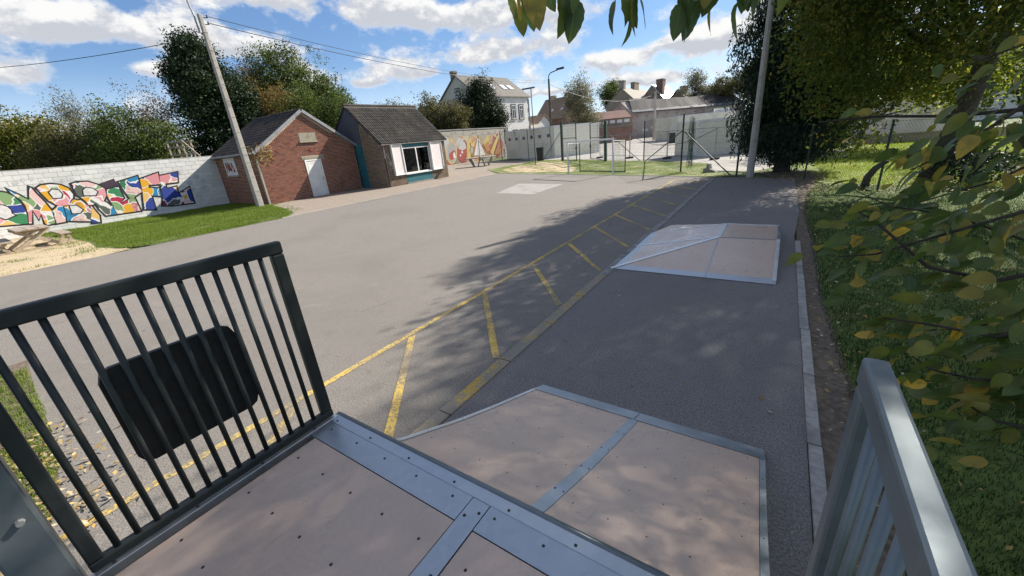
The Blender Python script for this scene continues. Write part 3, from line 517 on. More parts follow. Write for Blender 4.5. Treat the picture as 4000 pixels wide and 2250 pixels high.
# ================================================================== WHITE BLOCK WALL WITH GRAFFITI
XW = -30.8
ww = thing('block_wall', 'long white painted block wall covered with coloured graffiti letters', 'wall', (XW - 0.1, 4, 0))
B().box((XW - 0.22, -6.0, -0.05), (XW - 0.006, 12.1, 3.05)).build('wall_core', 'whitejoint', ww)
BH, BL = 0.24, 0.50
blocks = []
for r in range(13):
    z0 = r * BH; z1 = min(z0 + BH - 0.013, 3.075)
    y = -6.0 + (0 if r % 2 else -BL / 2)
    while y < 12.1:
        a, e = max(y, -6.0), min(y + BL - 0.013, 12.12); y += BL
        if e - a > 0.06 and z1 - z0 > .05: blocks.append((a, e, max(z0, 0.0), z1))
blocks.sort(key=lambda q: abs((q[0] + q[1]) / 2 - 7.2) + 0.01 * q[2])
rest = B()
def wall_block(q, bb):
    a, e, z0, z1 = q; pr = 0.002 + random.random() * 0.006
    bb.box((XW - 0.006, a, z0), (XW + pr, e, z1))
for i, q in enumerate(blocks):
    if i < 290: bb = B(); wall_block(q, bb); bb.build('block', 'whiteblock', ww)
    else: wall_block(q, rest)
rest.build('far_blocks', 'whiteblock', ww, kind='stuff')
B().box((XW - 0.24, -6.0, 3.085), (XW + 0.012, 12.11, 3.115)).build('wall_cap', 'whitejoint', ww)
GRAF = [('l', [(1.596, 2.034), (2.062, 2.244), (2.394, 2.207), (2.574, 2.135), (2.743, 1.936), (2.837, 1.644), (2.865, 1.313), (2.835, 0.965), (2.724, 0.582), (2.361, 0.615), (1.838, 0.662), (1.308, 0.782), (1.275, 1.303)], [(2.005, 1.609), (2.231, 1.591), (2.358, 1.49), (2.41, 1.329), (2.379, 1.173), (2.455, 1.065), (2.115, 0.94), (1.984, 1.068), (1.852, 1.186)]), ('l', [(2.627, 2.324), (2.889, 2.004), (3.126, 1.712), (3.337, 2.305), (3.412, 2.248), (3.469, 1.96), (3.602, 1.512), (3.692, 1.061), (3.641, 0.629), (3.6, 0.414), (3.302, 0.381), (3.234, 0.47), (3.272, 0.949), (3.112, 0.701), (3.064, 1.181), (2.836, 0.558), (2.712, 0.585), (2.852, 1.032), (2.912, 1.445), (2.868, 1.732), (2.688, 2.036)], None), ('l', [(3.54, 2.207), (3.725, 2.32), (4.062, 2.345), (4.403, 2.26), (4.64, 2.048), (4.702, 1.72), (4.604, 1.439), (4.405, 1.225), (4.15, 1.196), (4.076, 0.738), (3.978, 0.407), (3.608, 0.388), (3.659, 0.822), (3.669, 1.041), (3.948, 1.257), (3.72, 1.564)], [(3.903, 1.941), (4.046, 2.062), (4.246, 2.009), (4.304, 1.782), (4.214, 1.626), (3.949, 1.646)]), ('l', [(4.15, 1.196), (4.363, 1.257), (4.586, 1.491), (4.875, 1.393), (5.054, 1.057), (5.147, 0.731), (4.993, 0.45), (4.882, 0.238), (4.4, 0.341), (4.01, 0.451), (4.076, 0.738)], [(4.372, 1.181), (4.606, 1.138), (4.761, 0.907), (4.618, 0.757), (4.34, 0.786)]), ('dark', [(5.813, 2.108), (6.484, 2.302), (6.57, 1.849), (6.063, 1.766)], None), ('l', [(4.78, 2.248), (5.016, 2.314), (5.441, 2.283), (5.778, 2.062), (5.968, 1.831), (5.924, 1.476), (5.712, 1.2), (5.961, 0.893), (5.996, 0.405), (5.522, 0.42), (5.378, 0.791), (5.335, 1.11), (5.159, 1.038), (5.217, 0.769), (5.294, 0.493), (5.203, 0.116), (4.866, 0.137), (4.872, 0.371), (5.092, 0.845), (5.015, 1.268), (4.909, 1.488), (4.787, 1.657)], [(5.11, 1.856), (5.264, 1.983), (5.495, 1.9), (5.616, 1.704), (5.486, 1.546), (5.062, 1.613)]), ('l', [(5.988, 1.777), (6.54, 1.879), (6.559, 1.216), (6.309, 0.964), (6.884, 1.189), (6.972, 0.82), (7.044, 0.392), (5.977, 0.409), (5.961, 0.893), (5.907, 1.427)], None), ('l', [(6.597, 2.106), (7.526, 2.332), (7.437, 1.428), (7.013, 1.195), (7.044, 0.392), (6.711, 0.428), (6.756, 1.183), (6.674, 1.676)], None), ('l', [(7.548, 2.143), (8.502, 2.409), (8.413, 1.729), (7.832, 1.753), (7.831, 1.616), (8.276, 1.525), (8.212, 1.057), (7.787, 1.153), (7.722, 0.347), (7.174, 0.451), (7.428, 1.402)], None), ('l', [(8.484, 2.219), (9.442, 2.332), (9.267, 1.727), (8.644, 1.726), (8.6, 1.45), (9.124, 1.518), (9.082, 1.091), (9.757, 1.4), (9.711, 0.396), (8.569, 0.421), (8.077, 0.51), (8.242, 0.938), (8.301, 1.325)], None), ('smudge', [(3.09, 2.499), (3.026, 2.442), (2.991, 2.399), (2.935, 2.39), (2.887, 2.414), (2.89, 2.461), (2.882, 2.527), (2.89, 2.59), (2.963, 2.628), (3.024, 2.637), (3.068, 2.614), (3.115, 2.561)], None), ('smudge', [(3.37, 2.621), (3.328, 2.575), (3.269, 2.546), (3.233, 2.537), (3.187, 2.557), (3.173, 2.595), (3.205, 2.642), (3.219, 2.691), (3.247, 2.725), (3.302, 2.731), (3.329, 2.714), (3.351, 2.674)], None), ('smudge', [(3.64, 2.633), (3.593, 2.583), (3.567, 2.546), (3.515, 2.538), (3.476, 2.558), (3.475, 2.599), (3.459, 2.655), (3.473, 2.708), (3.541, 2.74), (3.59, 2.749), (3.632, 2.729), (3.67, 2.684)], None), ('smudge', [(3.927, 2.457), (3.914, 2.41), (3.853, 2.382), (3.81, 2.375), (3.772, 2.393), (3.739, 2.433), (3.765, 2.478), (3.806, 2.521), (3.829, 2.553), (3.875, 2.56), (3.91, 2.543), (3.912, 2.507)], None), ('smudge', [(6.312, 2.451), (6.288, 2.393), (6.257, 2.352), (6.183, 2.344), (6.145, 2.365), (6.119, 2.413), (6.088, 2.478), (6.134, 2.533), (6.214, 2.568), (6.264, 2.578), (6.327, 2.555), (6.354, 2.507)], None), ('smudge', [(6.632, 2.592), (6.582, 2.545), (6.516, 2.513), (6.474, 2.504), (6.417, 2.525), (6.401, 2.566), (6.434, 2.615), (6.446, 2.666), (6.477, 2.701), (6.544, 2.708), (6.576, 2.691), (6.607, 2.648)], None), ('smudge', [(6.927, 2.585), (6.852, 2.531), (6.798, 2.492), (6.746, 2.482), (6.681, 2.506), (6.68, 2.551), (6.693, 2.611), (6.691, 2.673), (6.752, 2.711), (6.827, 2.72), (6.868, 2.699), (6.923, 2.647)], None), ('smudge', [(7.14, 2.483), (7.085, 2.435), (7.056, 2.398), (7.0, 2.39), (6.953, 2.411), (6.951, 2.45), (6.934, 2.506), (6.942, 2.559), (7.014, 2.591), (7.071, 2.599), (7.117, 2.579), (7.165, 2.534)], None), ('smudge', [(9.965, 1.606), (9.953, 1.537), (9.907, 1.492), (9.81, 1.486), (9.761, 1.512), (9.712, 1.57), (9.673, 1.645), (9.744, 1.705), (9.837, 1.744), (9.898, 1.755), (9.983, 1.725), (10.009, 1.67)], None), ('smudge', [(10.447, 1.897), (10.455, 1.816), (10.367, 1.768), (10.259, 1.76), (10.198, 1.79), (10.115, 1.858), (10.108, 1.939), (10.211, 2.006), (10.284, 2.055), (10.359, 2.068), (10.454, 2.035), (10.458, 1.976)], None), ('smudge', [(10.763, 1.62), (10.752, 1.539), (10.632, 1.496), (10.538, 1.486), (10.459, 1.519), (10.377, 1.589), (10.416, 1.665), (10.502, 1.734), (10.546, 1.788), (10.639, 1.798), (10.719, 1.766), (10.727, 1.706)], None), ('smudge', [(10.66, 1.212), (10.604, 1.138), (10.565, 1.083), (10.459, 1.077), (10.391, 1.109), (10.366, 1.172), (10.314, 1.261), (10.354, 1.337), (10.479, 1.379), (10.56, 1.39), (10.653, 1.355), (10.718, 1.286)], None), ('smudge', [(10.259, 0.849), (10.235, 0.77), (10.112, 0.729), (10.026, 0.721), (9.943, 0.757), (9.87, 0.828), (9.919, 0.902), (9.991, 0.972), (10.03, 1.025), (10.127, 1.033), (10.2, 1.0), (10.214, 0.938)], None), ('smudge', [(10.002, 1.187), (9.936, 1.135), (9.902, 1.095), (9.834, 1.089), (9.775, 1.114), (9.77, 1.16), (9.747, 1.225), (9.754, 1.285), (9.841, 1.317), (9.911, 1.324), (9.969, 1.299), (10.03, 1.245)], None), ('smudge', [(4.655, 2.433), (4.64, 2.389), (4.581, 2.363), (4.539, 2.356), (4.502, 2.373), (4.47, 2.411), (4.497, 2.454), (4.534, 2.495), (4.555, 2.526), (4.601, 2.532), (4.634, 2.516), (4.638, 2.482)], None), ('smudge', [(4.983, 2.464), (4.934, 2.428), (4.9, 2.401), (4.866, 2.394), (4.826, 2.41), (4.827, 2.441), (4.835, 2.483), (4.834, 2.525), (4.876, 2.551), (4.923, 2.557), (4.95, 2.542), (4.985, 2.507)], None), ('smudge', [(9.733, 2.242), (9.669, 2.199), (9.629, 2.167), (9.58, 2.159), (9.525, 2.179), (9.524, 2.216), (9.524, 2.266), (9.52, 2.316), (9.58, 2.346), (9.644, 2.353), (9.684, 2.335), (9.737, 2.292)], None)]
def inflate(poly, d):
    n = len(poly); A = sum(poly[i][0] * poly[(i + 1) % n][1] - poly[(i + 1) % n][0] * poly[i][1] for i in range(n)); sgn = 1 if A > 0 else -1; out = []
    for i in range(n):
        p0, p1, p2 = Vector(poly[i - 1]), Vector(poly[i]), Vector(poly[(i + 1) % n]); e1 = (p1 - p0).normalized(); e2 = (p2 - p1).normalized()
        n1 = Vector((e1.y, -e1.x)) * sgn; n2 = Vector((e2.y, -e2.x)) * sgn; nn = n1 + n2; L = max(nn.length, 0.7); nn = nn.normalized() if nn.length > 1e-4 else n1
        out.append(tuple(p1 + nn * d * min(1.6, 2 / L)))
    return out
def flat_poly(poly, x, th, name, mat, parent):
    from mathutils.geometry import tessellate_polygon
    p3 = [Vector((0, a, c)) for a, c in poly]; tri = tessellate_polygon([p3]); n = len(poly); b = B()
    b.add([(x, a, c) for a, c in poly] + [(x - th, a, c) for a, c in poly], [tuple(t) for t in tri] + [(i, (i + 1) % n, n + (i + 1) % n, n + i) for i in range(n)])
    return b.build(name, mat, parent)
for k, (kind, outer, hole) in enumerate(GRAF):
    x0 = XW + 0.010 + 0.0012 * k
    if kind == 'dark': flat_poly(outer, x0 + 0.001, 0.002, 'graffiti_patch', 'grafdark', ww); continue
    if kind == 'smudge': flat_poly(outer, XW + 0.009, 0.001, 'grey_smudge', 'smudge', ww); continue
    L = flat_poly(inflate(outer, 0.055), x0, 0.003, 'graffiti_letter', 'grafblack', ww)
    flat_poly(inflate(outer, -0.02), x0 + 0.0045, 0.002, 'letter_fill', MT['graf'][k % 4], L)
    if hole: flat_poly(inflate(hole, 0.05), x0 + 0.0075, 0.002, 'letter_hole_outline', 'grafblack', L); flat_poly(hole, x0 + 0.0105, 0.002, 'letter_hole', 'grafwhite', L)
def scribble(pts, x, name, mat, parent, wd=0.03, axis='x'):
    b = B()
    for p, q in zip(pts, pts[1:]):
        if axis == 'x': b.beam((x, p[0], p[1]), (x, q[0], q[1]), 0.004, wd, up=(0, -(q[1] - p[1]), (q[0] - p[0])) if (p != q) else (0, 0, 1))
        else: b.beam((p[0], x, p[1]), (q[0], x, q[1]), wd, 0.004, up=(0, 1, 0))
    return b.build(name, mat, parent)
zz = [(7.06, 2.02), (7.2, 2.1), (7.08, 1.92), (7.22, 1.94), (7.3, 2.08), (7.26, 1.94), (7.38, 2.0), (7.36, 2.1), (7.48, 2.0), (7.46, 2.14), (7.5, 1.98), (7.6, 2.12), (7.56, 1.98)]

# ================================================================== BRICK HELPERS
BRICKMESH = {}
def brick_face(parent, origin, u, nrm, L, height_fn, openings, mats, pitch=(0.25, 0.085), joint=0.019, n_parts=150, soldier=None):
    """courses of bricks on a wall face; the nearest are parts, the rest one part"""
    o, u, nrm = Vector(origin), Vector(u).normalized(), Vector(nrm).normalized(); items = []
    hm = max(height_fn(s) for s in np.linspace(0.01, L - 0.01, 60)); rows = int(hm / pitch[1])
    for r in range(rows):
        z0 = r * pitch[1] + joint / 2; z1 = z0 + pitch[1] - joint; s = -pitch[0] * (0.5 if r % 2 else 0.0)
        while s < L:
            a, e = max(s, 0) + joint / 2, min(s + pitch[0], L) - joint / 2; s += pitch[0]; c = (a + e) / 2
            if e - a < 0.04: continue
            if min(height_fn(a), height_fn(e)) < z1: continue
            if any(e > x0 and a < x1 and z1 > y0 and z0 < y1 for x0, x1, y0, y1 in openings):
                cut = False
                for x0, x1, y0, y1 in openings:
                    if z1 > y0 and z0 < y1:
                        if a < x0 < e: e = x0 - 0.002
                        elif a < x1 < e: a = x1 + 0.002
                        elif a >= x0 and e <= x1: cut = True
                if cut or e - a < 0.04: continue
            items.append((a, e, z0, z1))
    cp = Vector((0, 0, 2.3)); items.sort(key=lambda q: (o + u * (q[0] + q[1]) / 2 - cp).length + abs(q[2] - 1.2) * 0.3)
    rest = B()
    for i, (a, e, z0, z1) in enumerate(items):
        pr = 0.008 + random.random() * 0.004; org = o + u * a + Vector((0, 0, z0))
        if i < n_parts:
            key = (round(e - a, 3), tuple(round(c, 3) for c in u), tuple(round(c, 3) for c in nrm), mats)
            if key not in BRICKMESH:
                bb = B().frame_box((0, 0, 0), u * (e - a), nrm * 0.014, (0, 0, z1 - z0), 0.0); tmp = bb.build('brick', mats); BRICKMESH[key] = tmp.data; bpy.data.objects.remove(tmp)
            link('brick', BRICKMESH[key], parent, org + nrm * (pr - 0.014))
        else: rest.frame_box(org, u * (e - a), nrm * pr, (0, 0, z1 - z0))
    if rest.v: rest.build('brickwork', mats, parent, kind='stuff')
TILEMESH = {}
def tiles(parent, o, u, up, L, H_, tw, th, mat, n_parts, nrm):
    """pantile rows: u along the eave, up the slope"""
    o, u, up, nrm = Vector(o), Vector(u).normalized(), Vector(up).normalized(), Vector(nrm).normalized()
    prof = [(0.0, 0.0), (0.17, 0.030), (0.34, 0.042), (0.52, 0.030), (0.68, 0.008), (0.85, 0.0), (1.02, 0.004)]
    def tile_geo(b, org):
        vs = []; n = len(prof)
        for (t, lift) in ((0.0, 0.022), (1.12, 0.0)):
            for k, h in prof: vs.append(org + u * (k * tw) + up * (t * th) + nrm * (h + lift))
        for k, h in prof: vs.append(org + u * (k * tw) + nrm * (h + 0.004))
        fs = [(i, i + 1, n + i + 1, n + i) for i in range(n - 1)] + [(2 * n + i, 2 * n + i + 1, i + 1, i) for i in range(n - 1)]
        b.add(vs, fs)
    key = (tw, th, tuple(round(c, 3) for c in u), tuple(round(c, 3) for c in up), mat)
    if key not in TILEMESH:
        b = B(); tile_geo(b, Vector((0, 0, 0))); b.r = [0.0] * len(b.r); t = b.build('roof_tile', mat); TILEMESH[key] = t.data; bpy.data.objects.remove(t)
    nc, nr = int(L / tw), int(H_ / th); rest = B(); cells = [(r, c) for r in range(nr) for c in range(nc)]
    cells.sort(key=lambda q: ((o + u * q[1] * tw + up * q[0] * th) - Vector((0, 0, 2.3))).length)
    for i, (r, c) in enumerate(cells):
        org = o + u * (c * tw + (random.random() - .5) * .008) + up * (r * th + (random.random() - .5) * .012) + nrm * random.random() * 0.006
        if i < n_parts: link('roof_tile', TILEMESH[key], parent, org)
        else: tile_geo(rest, org)
    if rest.v: rest.build('roof_tiles', mat, parent, kind='stuff')

# ================================================================== BRICK SHED
SX, SY0, SY1, SE, SA, SAY = -25.2, 11.65, 18.2, 2.98, 5.12, 14.93
sh = thing('brick_shed', 'red brick gabled shed with a white door and dark tiled roof', 'shed', (-28, 14.9, 0))
b = B(); b.prism([(SX - 0.002, SY0 + .002, -0.05), (SX - 0.002, SY1 - .002, -0.05), (SX - 0.002, SY1 - .002, SE), (SX - 0.002, SAY, SA), (SX - 0.002, SY0 + .002, SE)], (-5.75, 0, 0)); b.build('wall', 'brickjoint', sh)
def sh_h(s): y = s; return SE + (SA - SE) * min(s / (SAY - SY0), (SY1 - SY0 - s) / (SY1 - SAY)) - 0.02
D0, D1 = 14.38 - SY0, 15.50 - SY0
brick_face(sh, (SX, SY0, 0), (0, 1, 0), (1, 0, 0), SY1 - SY0, sh_h, [(D0, D1, -1, 2.32), (D0 - .15, D1 + .28, 2.32, 2.52), (14.42 - SY0, 15.58 - SY0, 3.36, 3.9)], 'brick', n_parts=210)
brick_face(sh, (-30.9, SY0, 0), (1, 0, 0), (0, -1, 0), 5.7, lambda s: SE - 0.05, [(1.2, 2.75, 1.75, 2.85)], 'brick', n_parts=80)
door = B().box((SX - 0.02, 14.38, 0.02), (SX + 0.035, 14.46, 2.31)).box((SX - 0.02, 15.42, 0.02), (SX + 0.035, 15.50, 2.31)).box((SX - 0.02, 14.461, 2.22), (SX + 0.034, 15.419, 2.309)).build('door', 'white', sh)
B().box((SX - 0.02, 14.47, 0.03), (SX + 0.012, 15.41, 2.21)).build('door_leaf', 'white', door, bevel=0.004)
b = B(); [b.box(*q) for q in (((SX + .013, 14.53, .12), (SX + .022, 14.56, 2.12)), ((SX + .013, 15.32, .12), (SX + .022, 15.35, 2.12)), ((SX + .013, 14.561, 2.09), (SX + .021, 15.319, 2.119)), ((SX + .013, 14.561, .121), (SX + .021, 15.319, .15)))]; b.build('door_moulding', 'white', door)
B().box((SX + 0.015, 15.335, 1.02), (SX + 0.07, 15.36, 1.18)).build('door_handle', 'greymetal', door)
B().box((SX - 0.02, 14.24, 2.33), (SX + 0.025, 15.77, 2.51)).build('lintel', 'stone', sh, bevel=0.015)
B().box((SX - 0.02, 14.43, 3.40), (SX + 0.02, 15.57, 3.89)).build('stone_plaque', 'stone', sh, bevel=0.01)
B().box((SX - 0.02, 14.36, 3.33), (SX + 0.11, 15.60, 3.397)).build('plaque_sill', 'stone', sh, bevel=0.01)
b = B(); [b.beam((SX + .022, 14.97 - .13 * math.cos(a), 2.86 - .13 * math.sin(a)), (SX + .022, 14.97 + .13 * math.cos(a), 2.86 + .13 * math.sin(a)), 0.04, 0.03) for a in (0.5, 1.6, 2.6)]; b.build('wall_anchor', 'grafred', sh)
sw = B().box((-29.68, SY0 - 0.02, 1.80), (-28.16, SY0 + .02, 2.84)).build('blocked_window', 'whiteblock', sh)
scribble([(-29.5, 2.0), (-29.45, 2.6), (-29.2, 2.05), (-29.18, 2.6), (-29.05, 2.1), (-28.95, 2.55), (-28.9, 2.05), (-28.7, 2.3), (-28.65, 2.55), (-28.5, 2.2), (-28.6, 2.0), (-28.4, 2.1)], SY0 - 0.024, 'red_tag', 'grafred', sw, wd=0.11, axis='y')
B().box((-29.78, SY0 - 0.07, 1.70), (-28.06, SY0 + .01, 1.797)).build('window_sill', 'stone', sh)
# roof: two slopes with tiles, ridge, verge boards, gutter
roof = B()
OV = 0.22
sl = Vector((0, SAY - SY0, SA - SE)); slu = sl.normalized(); nL = Vector((0, -slu.z, slu.y)); sr = Vector((0, SAY - SY1, SA - SE)).normalized(); nR = Vector((0, sr.z * 1, -sr.y)); nR = Vector((0, sr.z, abs(sr.y)))
E0 = Vector((SX + 0.14, SY0, SE)) - slu * OV; E1 = Vector((SX + 0.14, SY1, SE)) - sr * OV
AP = Vector((SX + 0.14, SAY, SA))
for e, nn in ((E0, nL), (E1, nR)):
    roof.prism([e + nn * 0.03, AP + nn * 0.03, AP + nn * 0.09, e + nn * 0.09], (-6.15, 0, 0))
rf = roof.build('roof', 'tile_old', sh)
tiles(sh, E0 + Vector((-6.15, 0, 0)) + nL * 0.092, (1, 0, 0), slu, 6.1, (SAY - SY0) / slu.y + OV - 0.02, 0.205, 0.31, 'tile_old', 150, nL)
tiles(sh, E1 + nR * 0.092, (-1, 0, 0), sr, 6.1, abs(SAY - SY1) / abs(sr.y) + OV - 0.02, 0.205, 0.31, 'tile_old', 0, nR)
b = B()
for i in range(18): x = SX + 0.14 - 0.34 * i; b.tube([(x, SAY, SA + 0.10), (x - 0.36, SAY, SA + 0.115)], 0.085, 8)
b.build('ridge_tiles', 'tile_old', sh)
for e, nn in ((E0, nL), (E1, nR)):
    d = (AP - e); B().prism([e + nn * -0.03 + Vector((.005, 0, 0)), AP + nn * -0.03 + Vector((.005, 0, 0)), AP + nn * 0.15 + Vector((.005, 0, 0)), e + nn * 0.15 + Vector((.005, 0, 0))], (0.03, 0, 0)).build('verge_board', 'zinc', sh)
B().tube([(SX + 0.1, SY0 - 0.26, SE - 0.06), (-30.95, SY0 - 0.26, SE - 0.06)], 0.06, 8).build('gutter', 'zinc', sh)
B().box((SX - 0.10, SY0 - 0.10, 0), (SX + 0.02, SY0 - 0.012, 2.6)).build('corner_post', 'concrete', sh)
# dead creeper on the corner
cr = B(); rs = np.random.default_rng(3)
for i in range(80):
    p = Vector((SX + 0.05 - rs.random() * 0.5, SY0 - 0.25 + rs.random() * 1.0, 2.55 + rs.random() * 0.75)); pts = [p]
    for k in range(5): p = p + Vector((rs.normal() * .12, rs.normal() * .14, rs.normal() * .12 - .03)); p.x = max(p.x, SX + .03) if p.y > SY0 else p.x; pts.append(p)
    cr.tube(pts, 0.009, 3, False)
tag(cr.build('dead_creeper', 'litter'), 'dry brown creeper tangled on the shed roof corner', 'creeper')

# ================================================================== KIOSK
KX, KY0, KY1, KE = -22.5, 18.35, 24.6, 2.82
RX, RZ = -25.4, 5.45
ki = thing('kiosk', 'brown brick kiosk with open white shutters and ridged tile roof', 'kiosk', (-25, 21.5, 0))
b = B()   # walls as panels around the window opening
b.box((KX - 0.25, KY0 + .002, -0.05), (KX - 0.002, 20.12, KE)); b.box((KX - 0.25, 22.75, -0.05), (KX - 0.002, KY1, KE)); b.box((KX - 0.25, 20.121, 2.74), (KX - 0.003, 22.749, KE)); b.box((KX - 0.25, 20.121, -0.05), (KX - 0.01, 22.749, 0.70))
rk = (RZ - KE) / (KX - RX)
b.prism([(KX - .251, KY0 + .003, -0.05), (-24.42, KY0 + .003, -0.05), (-24.42, KY0 + .003, KE + rk * 1.92), (KX - .251, KY0 + .003, KE + rk * .25)], (0, 0.2, 0))
b.prism([(KX - .251, KY1, -0.05), (-28.2, KY1, -0.05), (-28.2, KY1, KE), (RX, KY1, RZ - .05), (KX - .251, KY1, KE)], (0, -0.2, 0))
b.box((-28.2, KY0 + .2, -0.05), (-28.0, KY1 - .2, KE))
b.build('wall', 'brownjoint', ki)
brick_face(ki, (KX, KY0, 0), (0, 1, 0), (1, 0, 0), KY1 - KY0, lambda s: KE, [(20.1 - KY0, 22.78 - KY0, -1, 9), (0.7, 1.78, .72, 2.7), (22.8 - KY0, 24.15 - KY0, .72, 2.7)], 'brownbrick', n_parts=170)
brick_face(ki, (KX, KY0, 0), (-1, 0, 0), (0, -1, 0), 1.92, lambda s: KE + rk * s - 0.05, [], 'brownbrick', n_parts=120)
B().box((-25.3, KY0 - 0.02, 0), (-24.43, KY0 + 0.18, 2.96)).build('side_door', 'teal', ki)
b = B(); b.prism([(-24.43, KY0 - .02, 2.97), (-28.2, KY0 - .02, 2.97), (-28.2, KY0 - .02, 3.0), (RX, KY0 - .02, RZ - .05), (-24.43, KY0 - .02, KE + rk * 1.93 - .05)], (0, 0.2, 0)); b.build('slate_gable', 'slateclad', ki)
b = B()
for i in range(9):
    z = 3.0 + i * 0.26; xr = RX + (RZ - z) / rk; xa = min(-24.44, xr - .05); xb = RX - (RZ - z) / rk + .05
    if xa > xb: b.box((xb, KY0 - 0.034, z), (xa, KY0 - 0.021, z + 0.235))
b.build('slate_course', 'slateclad', ki)
# roof
kr = B(); e = Vector((KX + 0.16, KY0 - 0.12, KE - 0.05)); apx = Vector((RX, KY0 - 0.12, RZ)); upv = (apx - e).normalized(); kn = Vector((-upv.z, 0, upv.x)); kn = kn if kn.z > 0 else -kn
LK = KY1 - KY0 + 0.32
kr.prism([e, apx, apx + kn * 0.07, e + kn * 0.07], (0, LK, 0)); e2 = Vector((2 * RX - KX - .16, KY0 - .12, KE - .05)); kn2 = Vector((-kn.x, 0, kn.z)); kr.prism([e2, apx, apx + kn2 * .07, e2 + kn2 * .07], (0, LK, 0)); kr.build('roof', 'tile', ki)
tiles(ki, e + kn * 0.072, (0, 1, 0), upv, LK, (apx - e).length - 0.02, 0.186, 0.318, 'tile', 292, kn)
b = B()
for i in range(20): y = KY0 - .12 + .335 * i; b.tube([(RX, y, RZ + .10), (RX, y + .35, RZ + .115)], 0.09, 8)
b.build('ridge_tiles', 'tile', ki)
B().prism([e + Vector((0, -.03, -.08)), apx + Vector((0, -.03, -.08)), apx + Vector((0, -.03, .10)), e + Vector((0, -.03, .10))], (0, .028, 0)).build('verge_board', 'tile_old', ki)
B().box((KX + 0.06, KY0 - 0.12, KE - 0.06), (KX + 0.19, KY1 + 0.25, KE + 0.01)).build('gutter', 'white', ki, bevel=.02)
B().tube([(KX + .06, KY0 + .12, KE - .06), (KX + .05, KY0 + .12, 1.9)], .035, 8).build('downpipe', 'zinc', ki)
B().tube([(KX + .05, KY0 + .12, 1.9), (KX + .05, KY0 + .12, 0)], .035, 8).build('downpipe', 'blackmetal', ki)
# shutters standing open, boxed out from the wall
for (y0, y1, sgn) in ((19.05, 20.08, 1), (22.80, 24.12, -1)):
    s = B().box((KX + 0.02, y0 + .05, .75), (KX + 0.07, y1 - .05, 2.68)).build('shutter', 'pinkwhite', ki)
    f = B(); x1 = KX + 0.20 
    f.box((KX + .02, y0, .69), (x1, y0 + .05, 2.74)); f.box((KX + .02, y1 - .05, .69), (KX + .12, y1, 2.74)); f.box((KX + .02, y0 + .051, .69), (x1 - .02, y1 - .051, .75)); f.box((KX + .02, y0 + .051, 2.68), (KX + .11, y1 - .051, 2.74))
    f.build('shutter_frame', 'white', s, bevel=.006)
wf = B(); [wf.box(*q) for q in (((KX - .05, 20.125, .72), (KX + .02, 20.20, 2.50)), ((KX - .05, 22.67, .72), (KX + .02, 22.745, 2.50)), ((KX - .05, 20.201, 2.43), (KX + .02, 22.669, 2.50)), ((KX - .05, 20.201, .72), (KX + .02, 22.669, .79)), ((KX - .05, 21.38, .791), (KX + .02, 21.47, 2.429)))]
wfo = wf.build('window', 'white', ki)
for y0, y1 in ((20.201, 21.379), (21.471, 22.669)): B().box((KX - .03, y0, .791), (KX - .02, y1, 2.429)).build('pane', 'clearglass', wfo)
B().box((KX - .10, 20.14, 2.51), (KX + .01, 22.73, 2.735)).build('teal_fascia', 'teal', ki)
B().box((KX - .02, 20.10, .655), (KX + .14, 22.78, .715)).build('counter_sill', 'white', ki)
b = B()
for i in range(24): b.box((KX - .008, 20.13 + i * .109, .09), (KX + .012 + .006 * (i % 2), 20.235 + i * .109, .652))
b.build('teal_panel', 'teal', ki)
B().box((KX - .005, 20.10, .0), (KX + .06, 22.78, .085)).build('panel_base', 'kerb', ki)
# what is seen through the window
tag(B().box((-27.9, 20.0, 0.02), (-27.6, 23.4, 2.6)).build('back_partition', plain('inner_grey', (0.16, 0.16, 0.15), 0.8)), 'dark back partition inside the kiosk window', 'partition')
tag(B().box((-24.0, 20.5, 0.02), (-23.95, 21.35, 2.3)).box((-23.949, 20.75, 1.35), (-23.94, 21.05, 2.05)).build('inner_door', 'render'), 'pale inner door seen through the kiosk window', 'door')
tag(B().box((-24.0, 21.62, 1.2), (-23.96, 22.45, 2.5)).build('orange_poster', plain('orange_print', (0.36, 0.14, 0.04), 0.7)), 'orange poster hanging behind the kiosk glass', 'poster')
tag(B().prism([(-23.955, 21.8, 2.4), (-23.955, 22.0, 2.45), (-23.955, 22.0, 2.15), (-23.955, 22.12, 2.1), (-23.955, 21.95, 1.75), (-23.955, 21.98, 2.02), (-23.955, 21.82, 2.1)], (.004, 0, 0)).build('yellow_sign', plain('yellow_print', (0.6, 0.42, 0.06), 0.7)), 'small yellow zigzag sign on the orange poster', 'sign')
tag(B().box((-22.9, 20.25, .80), (-22.87, 20.85, 1.22)).build('picture_board', plain('picture_green', (0.14, 0.22, 0.17), 0.6)), 'green picture board leaning behind the kiosk window', 'picture')
tag(B().box((-22.92, 20.9, .80), (-22.88, 21.32, 1.28)).build('white_box', 'render'), 'white card box on the kiosk counter', 'box')
tag(B().box((-22.92, 21.62, .80), (-22.72, 21.98, 1.35)).build('paper_stack', 'render', bevel=.05), 'pale grey rounded stack behind right kiosk pane', 'box')
scribble([(18.62, 2.1), (18.75, 2.2), (18.85, 2.05), (18.7, 1.95), (18.85, 1.9), (18.9, 1.6), (18.7, 1.55), (18.95, 1.5), (18.8, 1.35), (18.98, 1.7), (19.0, 1.2), (18.75, 1.2)], KX + .02, 'white_tag', 'grafwhite', ki, wd=.025)
